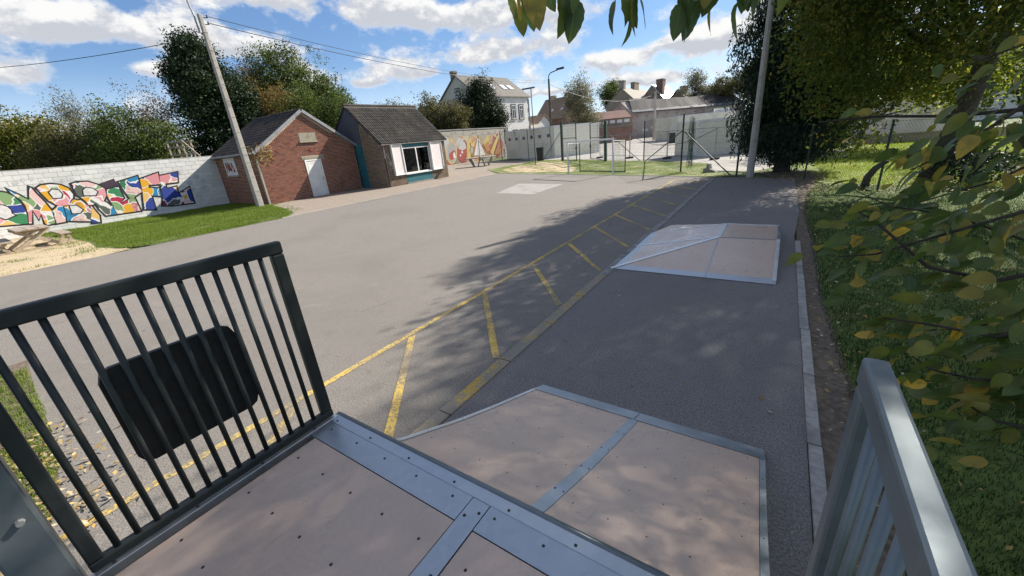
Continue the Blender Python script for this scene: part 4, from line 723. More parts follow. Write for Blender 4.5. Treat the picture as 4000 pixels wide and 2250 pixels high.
# ================================================================== MURAL WALL AND GREY WALL BEHIND
for k_, c_ in dict(m_ochre=(0.46, 0.36, 0.18), m_grey=(0.30, 0.31, 0.31), m_red=(0.33, 0.07, 0.06), m_white=(0.60, 0.59, 0.58), m_yellow=(0.52, 0.39, 0.14), m_lgrey=(0.42, 0.42, 0.42), m_brown=(0.32, 0.16, 0.08), m_orange=(0.42, 0.20, 0.07)).items(): MT[k_] = plain('mural_' + k_[2:], c_, 0.85)
mw = thing('mural_wall', 'low concrete wall painted with ovals and yellow figures', 'wall', (-36.4, 41, 0))
for i in range(12):
    y0 = 29.0 + 2.0 * i; B().box((-36.5, y0 + .008, -0.05), (-36.31 + 0.006 * (i % 2), y0 + 1.992, 3.38)).build('wall_panel', 'mural', mw)
MUR = [('m_ochre', [(41.97, 1.4), (41.8, 0.9), (41.51, 0.47), (41.16, 0.17), (40.77, 0.03), (40.4, 0.06), (40.1, 0.27), (39.89, 0.62), (39.81, 1.06), (39.85, 1.56), (40.02, 2.04), (40.3, 2.46), (40.64, 2.76), (41.02, 2.91), (41.39, 2.89), (41.7, 2.7), (41.92, 2.36), (42.02, 1.91)]), ('m_grey', [(41.73, 1.47), (41.59, 1.05), (41.36, 0.69), (41.08, 0.43), (40.78, 0.31), (40.5, 0.33), (40.27, 0.5), (40.12, 0.79), (40.06, 1.17), (40.11, 1.59), (40.25, 2.0), (40.46, 2.35), (40.74, 2.61), (41.03, 2.74), (41.31, 2.72), (41.55, 2.56), (41.71, 2.28), (41.77, 1.9)]), ('m_red', [(40.32, 1.37), (41.28, 1.8), (41.72, 1.57), (41.37, 0.69), (40.54, 0.56), (40.27, 0.78)]), ('m_white', [(41.1, 1.32), (41.48, 1.59), (41.55, 0.78), (41.13, 0.71)]), ('m_yellow', [(41.37, 2.94), (41.34, 2.87), (41.28, 2.81), (41.2, 2.77), (41.1, 2.76), (41.0, 2.76), (40.92, 2.79), (40.85, 2.84), (40.82, 2.9), (40.81, 2.96), (40.85, 3.03), (40.91, 3.08), (40.99, 3.12), (41.09, 3.14), (41.18, 3.14), (41.27, 3.11), (41.33, 3.06), (41.37, 3.0)]), ('m_red', [(44.05, 1.3), (43.89, 0.87), (43.63, 0.5), (43.29, 0.23), (42.91, 0.11), (42.56, 0.14), (42.26, 0.32), (42.05, 0.63), (41.95, 1.02), (41.99, 1.45), (42.14, 1.87), (42.39, 2.24), (42.72, 2.5), (43.08, 2.63), (43.44, 2.61), (43.75, 2.44), (43.97, 2.14), (44.07, 1.75)]), ('m_lgrey', [(42.29, 1.94), (42.68, 2.62), (43.31, 2.84), (43.84, 2.56), (43.98, 1.83), (43.04, 1.58)]), ('m_white', [(43.2, 1.36), (43.18, 1.31), (43.13, 1.26), (43.07, 1.23), (43.0, 1.22), (42.93, 1.22), (42.87, 1.25), (42.82, 1.29), (42.8, 1.34), (42.8, 1.39), (42.82, 1.45), (42.87, 1.49), (42.93, 1.53), (43.0, 1.54), (43.07, 1.54), (43.13, 1.51), (43.17, 1.47), (43.2, 1.42)]), ('m_white', [(42.72, 0.99), (42.69, 0.94), (42.66, 0.9), (42.61, 0.87), (42.55, 0.86), (42.49, 0.87), (42.44, 0.89), (42.41, 0.92), (42.39, 0.97), (42.39, 1.02), (42.41, 1.06), (42.44, 1.1), (42.49, 1.13), (42.55, 1.14), (42.61, 1.14), (42.66, 1.12), (42.7, 1.08), (42.72, 1.04)]), ('m_yellow', [(43.78, 0.59), (44.24, 2.43), (45.09, 3.16), (45.37, 2.37), (46.17, 2.75), (45.51, 1.73), (44.89, 2.19), (44.73, 0.51)]), ('m_brown', [(44.91, 0.5), (45.74, 1.93), (46.54, 2.3), (45.84, 0.64)]), ('m_white', [(46.69, 3.04), (47.06, 2.86), (47.35, 2.15), (48.11, 0.57), (45.5, 0.77), (46.23, 2.11)]), ('m_lgrey', [(46.63, 2.72), (46.9, 2.71), (46.8, 0.78), (46.25, 0.82)]), ('m_yellow', [(47.85, 2.23), (49.01, 3.26), (49.49, 3.19), (49.17, 1.16), (48.49, 1.54)]), ('m_orange', [(47.97, 1.9), (49.28, 2.59), (49.43, 1.25), (48.58, 0.98)]), ('m_yellow', [(49.37, 0.92), (50.64, 2.25), (51.87, 3.28), (52.11, 3.19), (50.79, 1.39), (49.89, 0.43)]), ('m_brown', [(50.32, 0.51), (51.93, 2.46), (52.12, 0.49)])]
for k, (m, poly) in enumerate(MUR): flat_poly(poly, -36.298 + 0.002 * k, 0.002, 'painted_shape', m, mw)
gw = thing('concrete_wall', 'tall grey concrete wall behind the painted mural', 'wall', (-37.6, 44, 0))
for i in range(13): B().box((-37.75, 28 + 2.1 * i, -0.05), (-37.5 + .01 * (i % 2), 30.09 + 2.1 * i, 4.25)).build('wall_panel', 'concrete', gw)
B().box((-37.85, 28, 4.252), (-37.42, 55.4, 4.38)).build('wall_coping', 'kerb', gw)

# ================================================================== GABLED BUILDINGS
def gable(name, label, C, u, L, W, ze, zr, wm, rm, ov=0.3, cat='house', hip=0.0):
    """C near corner, u unit along the ridge, depth to the left of u"""
    C = Vector((C[0], C[1], 0)); u = Vector((u[0], u[1], 0)).normalized(); v = Vector((-u.y, u.x, 0)); r = thing(name, label, cat, C + u * L / 2 + v * W / 2)
    zv = lambda z: Vector((0, 0, z))
    B().prism([C + zv(-.05), C + v * W + zv(-.05), C + v * W + zv(ze), C + v * W / 2 + zv(zr), C + zv(ze)], u * L).build('wall', wm, r)
    k = (zr - ze) / (W / 2); rb = B()
    for s0, s1 in ((-ov, W / 2), (W + ov, W / 2)):
        e = C + v * s0 + zv(ze - k * ov) - u * ov; a = C + v * s1 + zv(zr) - u * ov; h0, h1 = u * hip, -u * hip
        p = [e, a + h0, a + h0 + zv(.18), e + zv(.18)]; q = [x + u * (L + 2 * ov) for x in (e, a, a + zv(.18), e + zv(.18))]; q[1] += h1; q[2] += h1
        rb.hexa([p[0], p[1], q[1], q[0], p[3], p[2], q[2], q[3]])
    rf_ = rb.build('roof', rm, r); return r, C, u, v, rf_
def window(r, p, u, n, wd, ht, frame='white', sill=True, arch=False, trim=None):
    p = Vector(p); u = Vector(u).normalized(); n = Vector(n).normalized(); Z = Vector((0, 0, 1)); f = B()
    for o, a, c in ((Vector((0, 0, 0)), u * .09, Z * ht), (u * (wd - .09), u * .09, Z * ht), (u * .091, u * (wd - .182), Z * .1), (u * .091 + Z * (ht - .1), u * (wd - .182), Z * .1), (u * (wd / 2 - .035) + Z * .101, u * .07, Z * (ht - .202)), (u * .091 + Z * (ht * .66), u * (wd / 2 - .127), Z * .06), (u * (wd / 2 + .036) + Z * (ht * .66), u * (wd / 2 - .128), Z * .06)): f.frame_box(p + o + n * .01, a, n * .09, c)
    w_ = f.build('window', frame, r); B().frame_box(p + u * .05 + Z * .05 + n * .006, u * (wd - .1), n * .03, Z * (ht - .1)).build('pane', 'glass', w_)
    if trim:
        b = B(); b.frame_box(p - u * .2 - n * .05, u * .195, n * .1, Z * ht); b.frame_box(p + u * (wd + .005) - n * .05, u * .195, n * .1, Z * ht); b.frame_box(p - u * .2 + Z * (ht + .005) - n * .05, u * (wd + .4), n * .1, Z * .22); b.build('window_surround', trim, w_)
    if sill: B().frame_box(p - u * .25 - Z * .16 - n * .02, u * (wd + .5), n * .2, Z * .15).build('window_sill', 'stone', w_)
    return w_
def chimney(rf_, p, wx, wy, z0, z1, u, mat='oldbrick'):
    u = Vector((u[0], u[1], 0)).normalized(); v = Vector((-u.y, u.x, 0)); b = B(); p = Vector((p[0], p[1], z0)); b.frame_box(p, u * wx, v * wy, (0, 0, z1 - z0)); b.frame_box(p - u * .08 - v * .08 + Vector((0, 0, z1 - z0 - .35)), u * (wx + .16), v * (wy + .16), (0, 0, .2)); return b.build('chimney', mat, rf_)
DG = plain('dark_stone_trim', (0.10, 0.10, 0.105), 0.8)
H1, C, u, v, r1 = gable('village_house', 'tall white village house with grey gabled roof and roof windows', (-45.1, 60.0), (2.15, 13.1), 13.3, 11.5, 10.0, 14.0, 'render', 'roofgrey')
B().prism([C - u * .012 + Vector((0, 0, 0)), C + v * 11.5 - u * .012, C + v * 11.5 - u * .012 + Vector((0, 0, 10.0)), C + v * 5.75 - u * .012 + Vector((0, 0, 13.9)), C - u * .012 + Vector((0, 0, 10.0))], u * .01).build('gable_render', 'beige', H1)
nF = -v
for s in (2.2, 4.4, 8.0, 10.2):
    for z in (1.6, 6.1): window(H1, C + u * s + Vector((0, 0, z)), u, nF, 1.15, 2.35, trim=DG)
window(H1, C + v * 5.2 + Vector((0, 0, 9.9)), v, -u, 1.0, 1.9, trim=DG); window(H1, C + v * 8.6 + Vector((0, 0, 6.2)), v, -u, 1.0, 1.9, trim=DG)
sl1 = (v * 5.75 + Vector((0, 0, 4.0))).normalized(); n1_ = (nF * 4.0 + Vector((0, 0, 5.75))).normalized()
for s in (5.2, 8.2, 10.1): 
    q = C + u * s + Vector((0, 0, 10.18)) + sl1 * 2.2; B().frame_box(q, u * 1.1, sl1 * 1.5, n1_ * .12).build('roof_window', 'white', r1); B().frame_box(q + u * .15 + sl1 * .15 + n1_ * .121, u * .8, sl1 * 1.2, n1_ * .01).build('roof_window_pane', 'edge', r1)
chimney(r1, C + v * 6.6 + u * .3, .9, .9, 12.5, 15.0, u)
for i in range(12): B().frame_box(C + u * (13.3 - (.5 if i % 2 else .3)) + nF * .001 + Vector((0, 0, .8 * i)), u * (.5 if i % 2 else .3), nF * .03, (0, 0, .76)).build('quoin', DG, H1)
A1, *_ = gable('lean_annex', 'small white gabled annex below the village house gable', (-52.0, 57.0), (-.985, .162), 3.0, 4.0, 7.4, 9.2, 'render', 'roofpale')
H2, C, u, v, r2 = gable('cottage', 'red brick cottage with mossy brown tile roof and two chimneys', (-48.2, 84.5), (.985, -.17), 8.8, 9.0, 6.0, 10.2, 'redwall', 'roofred')
chimney(r2, C + u * 1.4 + v * 4.2, 1.1, .8, 9.4, 11.0, u); chimney(r2, C + u * 5.4 + v * 4.2, 1.1, .8, 9.4, 11.0, u)
for s in (3.4, 6.0): B().frame_box(C + u * s + v * 1.5 + Vector((0, 0, 7.45)), u * .55, (v * .5 + Vector((0, 0, .47))), (-v * .05 + Vector((0, 0, .12)))).build('roof_window', 'edge', r2)
window(H2, C + u * 2 + Vector((0, 0, 3)), u, -v, 1.1, 1.5); window(H2, C + u * 5.4 + Vector((0, 0, 3)), u, -v, 1.1, 1.5)
A2, C, u, v, _ = gable('white_outbuilding', 'small white outbuilding between the house and the cottage', (-46.6, 77.5), (.985, -.17), 3.4, 4, 5.2, 6.6, 'render', 'roofred')
# old brick house with chimneys, its pale twin and the long barn
H3, C, u, v, r3 = gable('old_brick_house', 'old brown brick house with tiled roof and broad chimneys', (-35.9, 121.4), (.1, .995), 17.0, 9.5, 9.2, 13.4, 'oldbrick', 'roofpale')
chimney(r3, C + v * 4.1 + u * .1, 1.3, 1.5, 12.0, 15.4, u); chimney(r3, C + v * 4.2 + u * 8.0, 3.4, 1.2, 12.0, 15.3, u)
B().prism([C + v * 9.3 - u * .02, C + v * 2.5 - u * .02, C + v * 6.0 - u * .02 + Vector((0, 0, 7.6))], u * .015).build('gable_scar', 'redwall', H3)
H4, C, u, v, r4 = gable('pale_roof_house', 'house with bright pale roof and square brick chimney', (-31.0, 133.0), (.1, .995), 14.0, 8.2, 9.2, 13.8, 'oldbrick', 'roofpale')
B().frame_box(C - v * .32 - u * .3 + Vector((0, 0, 9.08)), u * 14.6, v * 4.42 + Vector((0, 0, 4.97)), Vector((0, 0, .05)) - v * .05).build('metal_sheet_roofing', 'edge', r4)
chimney(r4, C + v * 1.2 + u * .8, 2.4, 2.0, 10.0, 15.4, u, 'redwall')
H5, C, u, v, r5 = gable('grey_roof_house', 'low house with weathered grey roof beyond the barn', (-25.5, 140.0), (.1, .995), 10.0, 7.4, 8.5, 12.2, 'oldbrick', 'roofgrey')
chimney(r5, C + v * 1.6 + u * 1.4, 1.4, 1.8, 10.0, 13.2, u, 'oldbrick')
bn = thing('long_barn', 'long whitewashed brick barn with sagging black slate roof', 'barn', (-20, 104, 0))
P0, P1 = Vector((-30.2, 98.2, 0)), Vector((-9.3, 125.0, 0)); bu = (P1 - P0).normalized(); bv = Vector((-bu.y, bu.x, 0)); LB = (P1 - P0).length; EZ = 5.75
B().prism([P0 + Vector((0, 0, -.05)), P0 + bv * 9 + Vector((0, 0, -.05)), P0 + bv * 9 + Vector((0, 0, EZ)), P0 + bv * 4.5 + Vector((0, 0, 8.4)), P0 + Vector((0, 0, EZ))], bu * LB).build('wall', 'barnwall', bn)
rb = B(); n = 14; vs = []
for i in range(n + 1):
    t = i / n; e = P0 + bu * (LB * t) - bv * .35 + Vector((0, 0, EZ - .1 + .07 * math.sin(i * 2.1) + .05 * math.sin(i * 4.7))); a = P0 + bu * (2.2 + (LB - 3.2) * t) + bv * 4.5 + Vector((0, 0, 8.9 + .10 * math.sin(i * 1.3) - .5 * math.sin(math.pi * t)))
    q = P0 + bu * (LB * t) + bv * 9.35 + Vector((0, 0, EZ - .1)); vs += [e, a, q, e + Vector((0, 0, .16)), a + Vector((0, 0, .16)), q + Vector((0, 0, .16))]
fs = []
for i in range(n):
    o = 6 * i; fs += [(o + 3, o + 4, o + 10, o + 9), (o + 4, o + 5, o + 11, o + 10), (o, o + 3, o + 9, o + 6), (o + 2, o + 8, o + 11, o + 5)]
fs += [(0, 1, 4, 3), (1, 2, 5, 4), (6 * n, 6 * n + 3, 6 * n + 4, 6 * n + 1), (6 * n + 1, 6 * n + 4, 6 * n + 5, 6 * n + 2)]
rb.add(vs, fs); rb.build('roof', 'roofdark', bn)
b = B()
for i in range(30):
    t0, t1 = i / 30, (i + .97) / 30; hz_ = .35 + .22 * math.sin(i * 1.9) * math.sin(i * .7); 
    p = P0 + bu * LB * t0 - bv * .42 + Vector((0, 0, EZ - .16)); sl_ = (bv * 4.85 + Vector((0, 0, 3.0))).normalized(); b.frame_box(p, bu * LB * (t1 - t0), sl_ * (.55 + hz_), Vector((0, 0, .06)) + sl_ * 0.0 + Vector((0, 0, .18)))
b.build('eave_slates', 'slateclad', bn)
for i in range(12): B().disc(P0 + bu * (1.6 + 2.75 * i) - bv * .005 + Vector((0, 0, 4.9)), -bv, .14, .02, 8).build('vent_hole', 'dark', bn)
for s, z, wd in ((3.0, 1.45, 1.6), (6.2, 2.3, 2.2), (5.4, 1.9, .5)): B().frame_box(P0 + bu * s - bv * .03 + Vector((0, 0, z)), bu * wd, -bv * -.02, (0, 0, .55)).build('white_paint_mark', 'grafwhite', bn)
lb = thing('low_brick_building', 'low dark brick outbuilding with a row of white panels', 'building', (-29, 86, 0))
LA, LB2 = Vector((-35.5, 84.5, 0)), Vector((-27.8, 90.0, 0)); lu = (LB2 - LA).normalized(); lv = Vector((-lu.y, lu.x, 0)); LL = (LB2 - LA).length
B().frame_box(LA + Vector((0, 0, -.05)), lu * LL, lv * 4, (0, 0, 4.6)).build('wall', 'oldbrick', lb)
rf_ = B(); rf_.hexa([LA - lv * .3 + Vector((0, 0, 4.56)), LA - lv * .3 + lu * LL + Vector((0, 0, 4.56)), LA + lu * LL + lv * 4.2 + Vector((0, 0, 6.2)), LA + lv * 4.2 + Vector((0, 0, 6.2)), LA - lv * .3 + Vector((0, 0, 4.7)), LA - lv * .3 + lu * LL + Vector((0, 0, 4.7)), LA + lu * LL + lv * 4.2 + Vector((0, 0, 6.35)), LA + lv * 4.2 + Vector((0, 0, 6.35))]); rf_.build('roof', 'redwall', lb)
for i in range(6): B().frame_box(LA + lu * (.2 + 1.55 * i) - lv * .06 + Vector((0, 0, 3.75)), lu * 1.1, lv * .05, (0, 0, .62)).build('white_panel', 'white', lb)
gb = thing('garden_wall', 'dark red brick wall with ivy at the back of the schoolyard', 'wall', (-28, 78, 0))
GA, GB = Vector((-33.0, 76.0, 0)), Vector((-27.0, 88.5, 0)); gu = (GB - GA).normalized(); gv = Vector((-gu.y, gu.x, 0))
B().frame_box(GA + Vector((0, 0, -.05)), gu * (GB - GA).length, gv * .4, (0, 0, 3.0)).build('wall', 'redwall', gb); B().frame_box(GA + Vector((0, 0, 2.96)) - gv * .06 - gu * .05, gu * ((GB - GA).length + .1), gv * .52, (0, 0, .12)).build('wall_coping', 'kerb', gb)
# lawn side: far house and low wall
H6, C, u, v, _ = gable('lawn_house', 'pale house with wide grey roof beyond the lawn', (11.0, 58.0), (.82, .57), 16, 9, 3.4, 7.2, 'render', 'roofgrey'); window(H6, C + u * 2 + Vector((0, 0, 1)), u, -v, 1.4, 1.4); window(H6, C + u * 6 + Vector((0, 0, 1)), u, -v, 1.4, 1.4); window(H6, C + u * 11 + Vector((0, 0, 1)), u, -v, 1.4, 1.4)
H7, C, u, v, _ = gable('roadside_house', 'white gabled house beside the parking', (10.5, 31.0), (.57, -.82), 9, 8, 4.6, 7.6, 'render', 'roofgrey'); window(H7, C + v * 3 + Vector((0, 0, 1.2)), v, -u, 1.3, 1.5); window(H7, C + u * 3 + Vector((0, 0, 1.2)), u, -v, 1.3, 1.5)
tag(B().box((1.8, 35.2, -.05), (14, 35.5, .45)).box((1.75, 35.15, .452), (14.05, 35.55, .52)).build('low_wall', 'concrete'), 'low dark wall along the far end of the lawn', 'wall')
tag(B().box((2.2, 39.0, -.05), (9.5, 46, 3.0)).box((2.0, 38.8, 3.002), (9.7, 46.2, 3.25)).build('white_shed', 'render'), 'bright white flat roofed building behind the lawn wall', 'building')

# ================================================================== CONTAINERS
def container(name, label, C, u, L, W, z1, wins=(), ribs=0.28, group=None, mat='cream'):
    C = Vector((C[0], C[1], 0)); u = Vector((u[0], u[1], 0)).normalized(); v = Vector((-u.y, u.x, 0)); Z = Vector((0, 0, 1)); r = thing(name, label, 'container', C + u * L / 2 + v * W / 2, group)
    B().frame_box(C + Z * .1, u * L, v * W, Z * (z1 - .1)).build('body', mat, r)
    f = B()
    for o in (C, C + u * L, C + v * W, C + u * L + v * W): f.frame_box(o - u * .06 - v * .06, u * .16, v * .16, Z * (z1 + .02))
    for o, d, l in ((C, u, L), (C + v * W, u, L), (C, v, W), (C + u * L, v, W)):
        w2 = v if d == u else u
        f.frame_box(o + d * .11 - w2 * .05, d * (l - .18), w2 * .14, Z * .16); f.frame_box(o + d * .11 - w2 * .05 + Z * (z1 - .16), d * (l - .18), w2 * .14, Z * .17)
    f.build('frame', 'white', r)
    pan = B(); k = int((L - .2) / ribs)
    for i in range(k): pan.frame_box(C + u * (.12 + ribs * i) - v * .018 + Z * .17, u * (ribs * .72), v * .017, Z * (z1 - .35))
    k = int((W - .2) / ribs)
    for i in range(k): pan.frame_box(C + v * (.12 + ribs * i) - u * .018 + Z * .17, v * (ribs * .72), u * .017, Z * (z1 - .35)); pan.frame_box(C + u * (L + .001) + v * (.12 + ribs * i) + Z * .17, v * (ribs * .72), u * .017, Z * (z1 - .35))
    pan.build('ribbed_cladding', mat, r, kind='stuff')
    for s, z, wd, ht in wins: 
        p = C + u * s - v * .02 + Z * z; w_ = B(); 
        for o, a, c in ((Vector((0, 0, 0)), u * .08, Z * ht), (u * (wd - .08), u * .08, Z * ht), (u * .081, u * (wd - .162), Z * .08), (u * .081 + Z * (ht - .08), u * (wd - .162), Z * .08)): w_.frame_box(p + o - v * .05, a, v * .05, c)
        wo_ = w_.build('window', 'white', r); B().frame_box(p + u * .05 + Z * .05 - v * .02, u * (wd - .1), v * .01, Z * (ht - .1)).build('pane', 'glass', wo_)
    return r, C, u, v
c1, C, u, v = container('site_container', 'white sanitary container with six small square windows', (-30.9, 45.9), (9.6, -4.65), 10.65, 6.5, 3.38, [(.7 + 1.72 * i, 2.15, .72, .5) for i in range(6)])
B().frame_box(C + u * 1.0 - v * .06 + Vector((0, 0, 1.05)), u * 2.4, v * .03, (0, 0, .05)).build('pipe', 'white', c1)
for s, ht in ((2.3, .55), (6.0, .9), (9.9, 2.6)):
    pts = [C + u * (s + .25 * math.sin(t * 2.2)) - v * .1 + Vector((0, 0, 3.3 - ht * t)) for t in np.linspace(0, 1, 7)]; B().tube(pts, .025, 5).build('hanging_cable', 'cable', c1)
c2, *_ = container('classroom_container', 'cream classroom container standing nearest the large dark conifer', (-5.04, 31.9), (.82, .573), 7.0, 3.6, 2.42, ribs=.2)
c3, C, u, v = container('classroom_container', 'cream container set back against the barn wall', (-14.0, 68.8), (.80, .6), 9.0, 8.0, 3.5, ribs=.25)
B().frame_box(C + u * 6.4 + v * .2 + Vector((0, 0, 3.55)), u * 1.8, v * 1.2, (0, 0, .5)).build('roof_unit', 'white', c3)

# ================================================================== POLES, LAMPS, CABLES
def sag(p, q, s, n=22): p, q = Vector(p), Vector(q); return [p.lerp(q, i / n) - Vector((0, 0, 4 * s * (i / n) * (1 - i / n))) for i in range(n + 1)]
pl = thing('lamp_pole', 'tall weathered concrete lamp pole standing in front of the brick shed', 'pole', (-24.9, 10.88, 0))
b = B(); b.hexa([(-25.07, 10.72, -.1), (-24.73, 10.72, -.1), (-24.73, 11.04, -.1), (-25.07, 11.04, -.1), (-24.99, 10.79, 9.5), (-24.81, 10.79, 9.5), (-24.81, 10.97, 9.5), (-24.99, 10.97, 9.5)]); b.build('shaft', 'pole', pl, bevel=.03)
b = B()
for z in np.arange(.9, 9.2, .78): hw = .17 - .0085 * z + .012; b.box((-24.9 - hw, 10.88 - hw, z), (-24.9 + hw, 10.88 + hw, z + .02))
b.build('shaft_band', 'pole', pl)
B().tube([(-25.02, 10.70, 8.7), (-25.03, 10.68, 9.5), (-25.08, 10.62, 10.0), (-25.0, 10.68, 10.45), (-24.6, 10.75, 10.75), (-23.6, 10.9, 10.95)], .04, 8).build('lamp_arm', 'greymetal', pl, smooth=True)
lh = B(); lh.box((-23.7, 10.78, 10.88), (-23.0, 11.02, 11.02)); lh.build('lamp_head', 'greymetal', pl, bevel=.04)
b = B()
for p in ((-24.79, 11.16, 9.36), (-24.8, 11.13, 9.07)): b.beam((-24.88, 10.98, p[2]), p, .03, .03); b.disc(p, (0, 0, 1), .05, .12, 8)
b.build('insulator', 'blackmetal', pl)
lp2 = thing('street_lamp', 'dark street lamp on a slim pole behind the sanitary container', 'street lamp', (-28.1, 53.6, 0))
B().tube([(-28.1, 53.6, 0), (-28.1, 53.6, 9.7)], [.2, .13], 8).build('pole', 'bark', lp2); B().tube([(-28.1, 53.6, 9.6), (-28.1, 53.62, 10.1), (-27.85, 53.75, 10.45), (-26.95, 54.35, 10.75)], .065, 8).build('arm', 'blackmetal', lp2, smooth=True)
B().hexa([(-27.15, 54.05, 10.68), (-26.2, 54.65, 10.8), (-26.35, 54.95, 10.8), (-27.3, 54.35, 10.68), (-27.12, 54.1, 10.9), (-26.25, 54.7, 11.05), (-26.35, 54.9, 11.05), (-27.25, 54.32, 10.9)]).build('lamp_head', 'blackmetal', lp2)
lp3 = thing('yard_light', 'slim yard light with flat head beside the schoolyard gate', 'street lamp', (-18.55, 32.05, 0)); B().tube([(-18.55, 32.05, 0), (-18.55, 32.05, 6.3)], .035, 6).build('pole', 'blackmetal', lp3); B().box((-19.4, 31.95, 6.26), (-18.2, 32.15, 6.36)).build('lamp_head', 'blackmetal', lp3)
lp4 = thing('wooden_pole', 'tall grey pole standing in front of the barn', 'pole', (-20.0, 78.5, 0)); B().tube([(-20.0, 78.5, 0), (-20.0, 78.5, 8.1)], [.28, .2], 8).build('shaft', 'pole', lp4); B().beam((-20.9, 78.2, 7.5), (-19.2, 78.8, 7.5), .12, .12).build('crossarm', 'blackmetal', lp4)
rp = thing('concrete_pole', 'slender grey concrete pole in front of the dark conifer', 'pole', (-.96, 19.06, 0)); b = B(); b.tube([(-.96, 19.06, -.1), (-.96, 19.06, 8.5)], [.14, .08], 8); b.build('shaft', 'pole', rp);
def cable(label, pts, r=.018): tag(B().tube(pts, r, 5).build('overhead_cable', 'cable'), label, 'cable')
cable('upper overhead cable from the lamp pole to the street lamp', sag((-24.79, 11.16, 9.42), (-28.1, 53.6, 9.5), .75), .016); cable('lower overhead cable from the lamp pole to the street lamp', sag((-24.8, 11.13, 9.13), (-28.1, 53.6, 9.25), .75), .020)
cable('overhead cable from the street lamp to the wooden pole', sag((-28.1, 53.6, 9.1), (-20.0, 78.5, 7.6), 1.6), .03)
up = thing('utility_pole', 'plain utility pole hidden behind the tall evergreen', 'pole', (-66.0, 25.5, 0)); B().tube([(-66, 25.5, 0), (-66, 25.5, 18.4)], [.25, .16], 8).build('shaft', 'pole', up)
cable('dark overhead cable crossing the sky to the tall evergreen', sag((-66.0, 25.5, 17.9), (-142, 8.0, 25.0), .9), .045)

# ================================================================== FENCES AND GATE
def wires(b, p, q, z0, z1, step, rad=.0019):
    p, q = Vector(p), Vector(q); L = (q - p).length; d = (q - p) / L; h = z1 - z0
    def strand(a0, za, a1, zb): b.tube([p + d * a0 + Vector((0, 0, za)), p + d * a1 + Vector((0, 0, zb))], rad, 3, False)
    s = -h
    while s < L:
        for sg in (1, -1):
            a0, a1 = s, s + h; t0 = max(0, -a0 / h); t1 = min(1, (L - a0) / h)
            if t1 > t0: 
                za, zb = (z0 + h * t0, z0 + h * t1) if sg == 1 else (z1 - h * t0, z1 - h * t1); strand(a0 + h * t0, za, a0 + h * t1, zb)
        s += step
def fence(name, label, posts, ht, braces=(), step=.11, r=.035, top=True):
    root = thing(name, label, 'fence', (posts[0][0], posts[0][1], 0)); wm = B()
    for x, y in posts: B().tube([(x, y, -.05), (x, y, ht)], r, 8).build('post', 'darkgreen', root)
    for a, c in zip(posts, posts[1:]): 
        wires(wm, (*a, 0), (*c, 0), .05, ht - .03, step)
        for z in (.06, ht * .5, ht - .04): wm.tube([(*a, z), (*c, z)], .004, 3, False)
    for a, c in braces: B().tube([a, c], .028, 6).build('brace', 'wire', root)
    wm.build('wire_mesh', 'wire', root, kind='stuff')
fence('mesh_fence', 'dark wire mesh fence in front of the sanitary container', [(-35.8, 46.2), (-30.2, 43.6), (-24.0, 40.0), (-17.75, 35.9)], 3.4, [((-35.8, 46.2, 2.7), (-32.6, 44.7, .1)), ((-17.75, 35.9, 2.7), (-21.0, 38.0, .1))])
fence('mesh_fence', 'green wire mesh fence with diagonal braces behind the goal', [(-12.0, 32.2), (-8.45, 30.55), (-4.2, 22.0), (-1.5, 19.8)], 2.75, [((-12.0, 32.2, 2.3), (-8.75, 30.7, 0)), ((-4.2, 22.0, 2.0), (-8.2, 30.0, 0)), ((-4.2, 22.0, 2.0), (-1.75, 20.0, 0))], r=.04)
fence('mesh_fence', 'thin wire mesh fence along the shaded lawn edge', [(-1.5, 19.8), (0.83, 18.2), (2.44, 15.21), (4.6, 11.2)], 1.9, r=.028)
for q in ((-12.02, 32.0), (-17.75, 35.7)): pass
def gate(name, label, p, q, ht, n=5):
    p, q = Vector(p), Vector(q); r = thing(name, label, 'gate', p, 'schoolyard gate leaves'); f = B(); Z = Vector((0, 0, 1))
    for a, c in ((p + Z * .06, q + Z * .06), (p + Z * ht, q + Z * ht), (p + Z * ht * .6, q + Z * ht * .6)): f.beam(a, c, .05, .05)
    for a in (p, q): f.beam(a + Z * .02, a + Z * (ht + .03), .07, .07)
    f.build('frame', 'blackmetal', r); m = B(); L = (q - p).length
    for i in range(1, 14): x = p.lerp(q, i / 14); m.tube([x + Z * .06, x + Z * ht], .004, 4, False)
    for i in range(1, 12): z = Z * (ht * i / 12); m.tube([p + z, q + z], .004, 4, False)
    m.build('mesh_infill', 'wire', r, kind='stuff'); B().box((q.x - .06, q.y - .06, 1.0), (q.x + .06, q.y + .06, 1.25)).build('lock_box', 'blackmetal', r)
gate('yard_gate', 'dark gate leaf hung beside the sanitary container', (-17.6, 35.7, 0), (-15.3, 33.8, 0), 3.35); gate('yard_gate', 'dark gate leaf beside the braced green fence', (-12.15, 32.4, 0), (-15.0, 36.3, 0), 3.1)
for i, (x, y) in enumerate(((-17.72, 35.9), (-12.0, 32.2))): tag(B().box((x - .1, y - .1, 0), (x + .1, y + .1, 3.45 - .4 * i)).build('gate_post', 'darkgreen'), ('thick dark green gate post beside the sanitary container', 'thick dark green gate post at the braced fence')[i], 'post')
nb_ = B(); rs = np.random.default_rng(9)
for i in range(34):
    x, y = -4.0 + rs.random() * .28, 22.2 + rs.random() * .3; pts = [(x + .03 * math.sin(z * 5 + i), y + .03 * math.cos(z * 4 + i), z) for z in np.linspace(.08 + .3 * rs.random(), 2.6 - .5 * rs.random(), 9)]; nb_.tube(pts, .006, 3, False)
tag(nb_.build('rolled_netting', MT.setdefault('netgreen', plain('net_green', (0.05, 0.13, 0.10), 0.7)), kind='stuff'), 'bundle of green netting hanging on the fence post', 'netting')
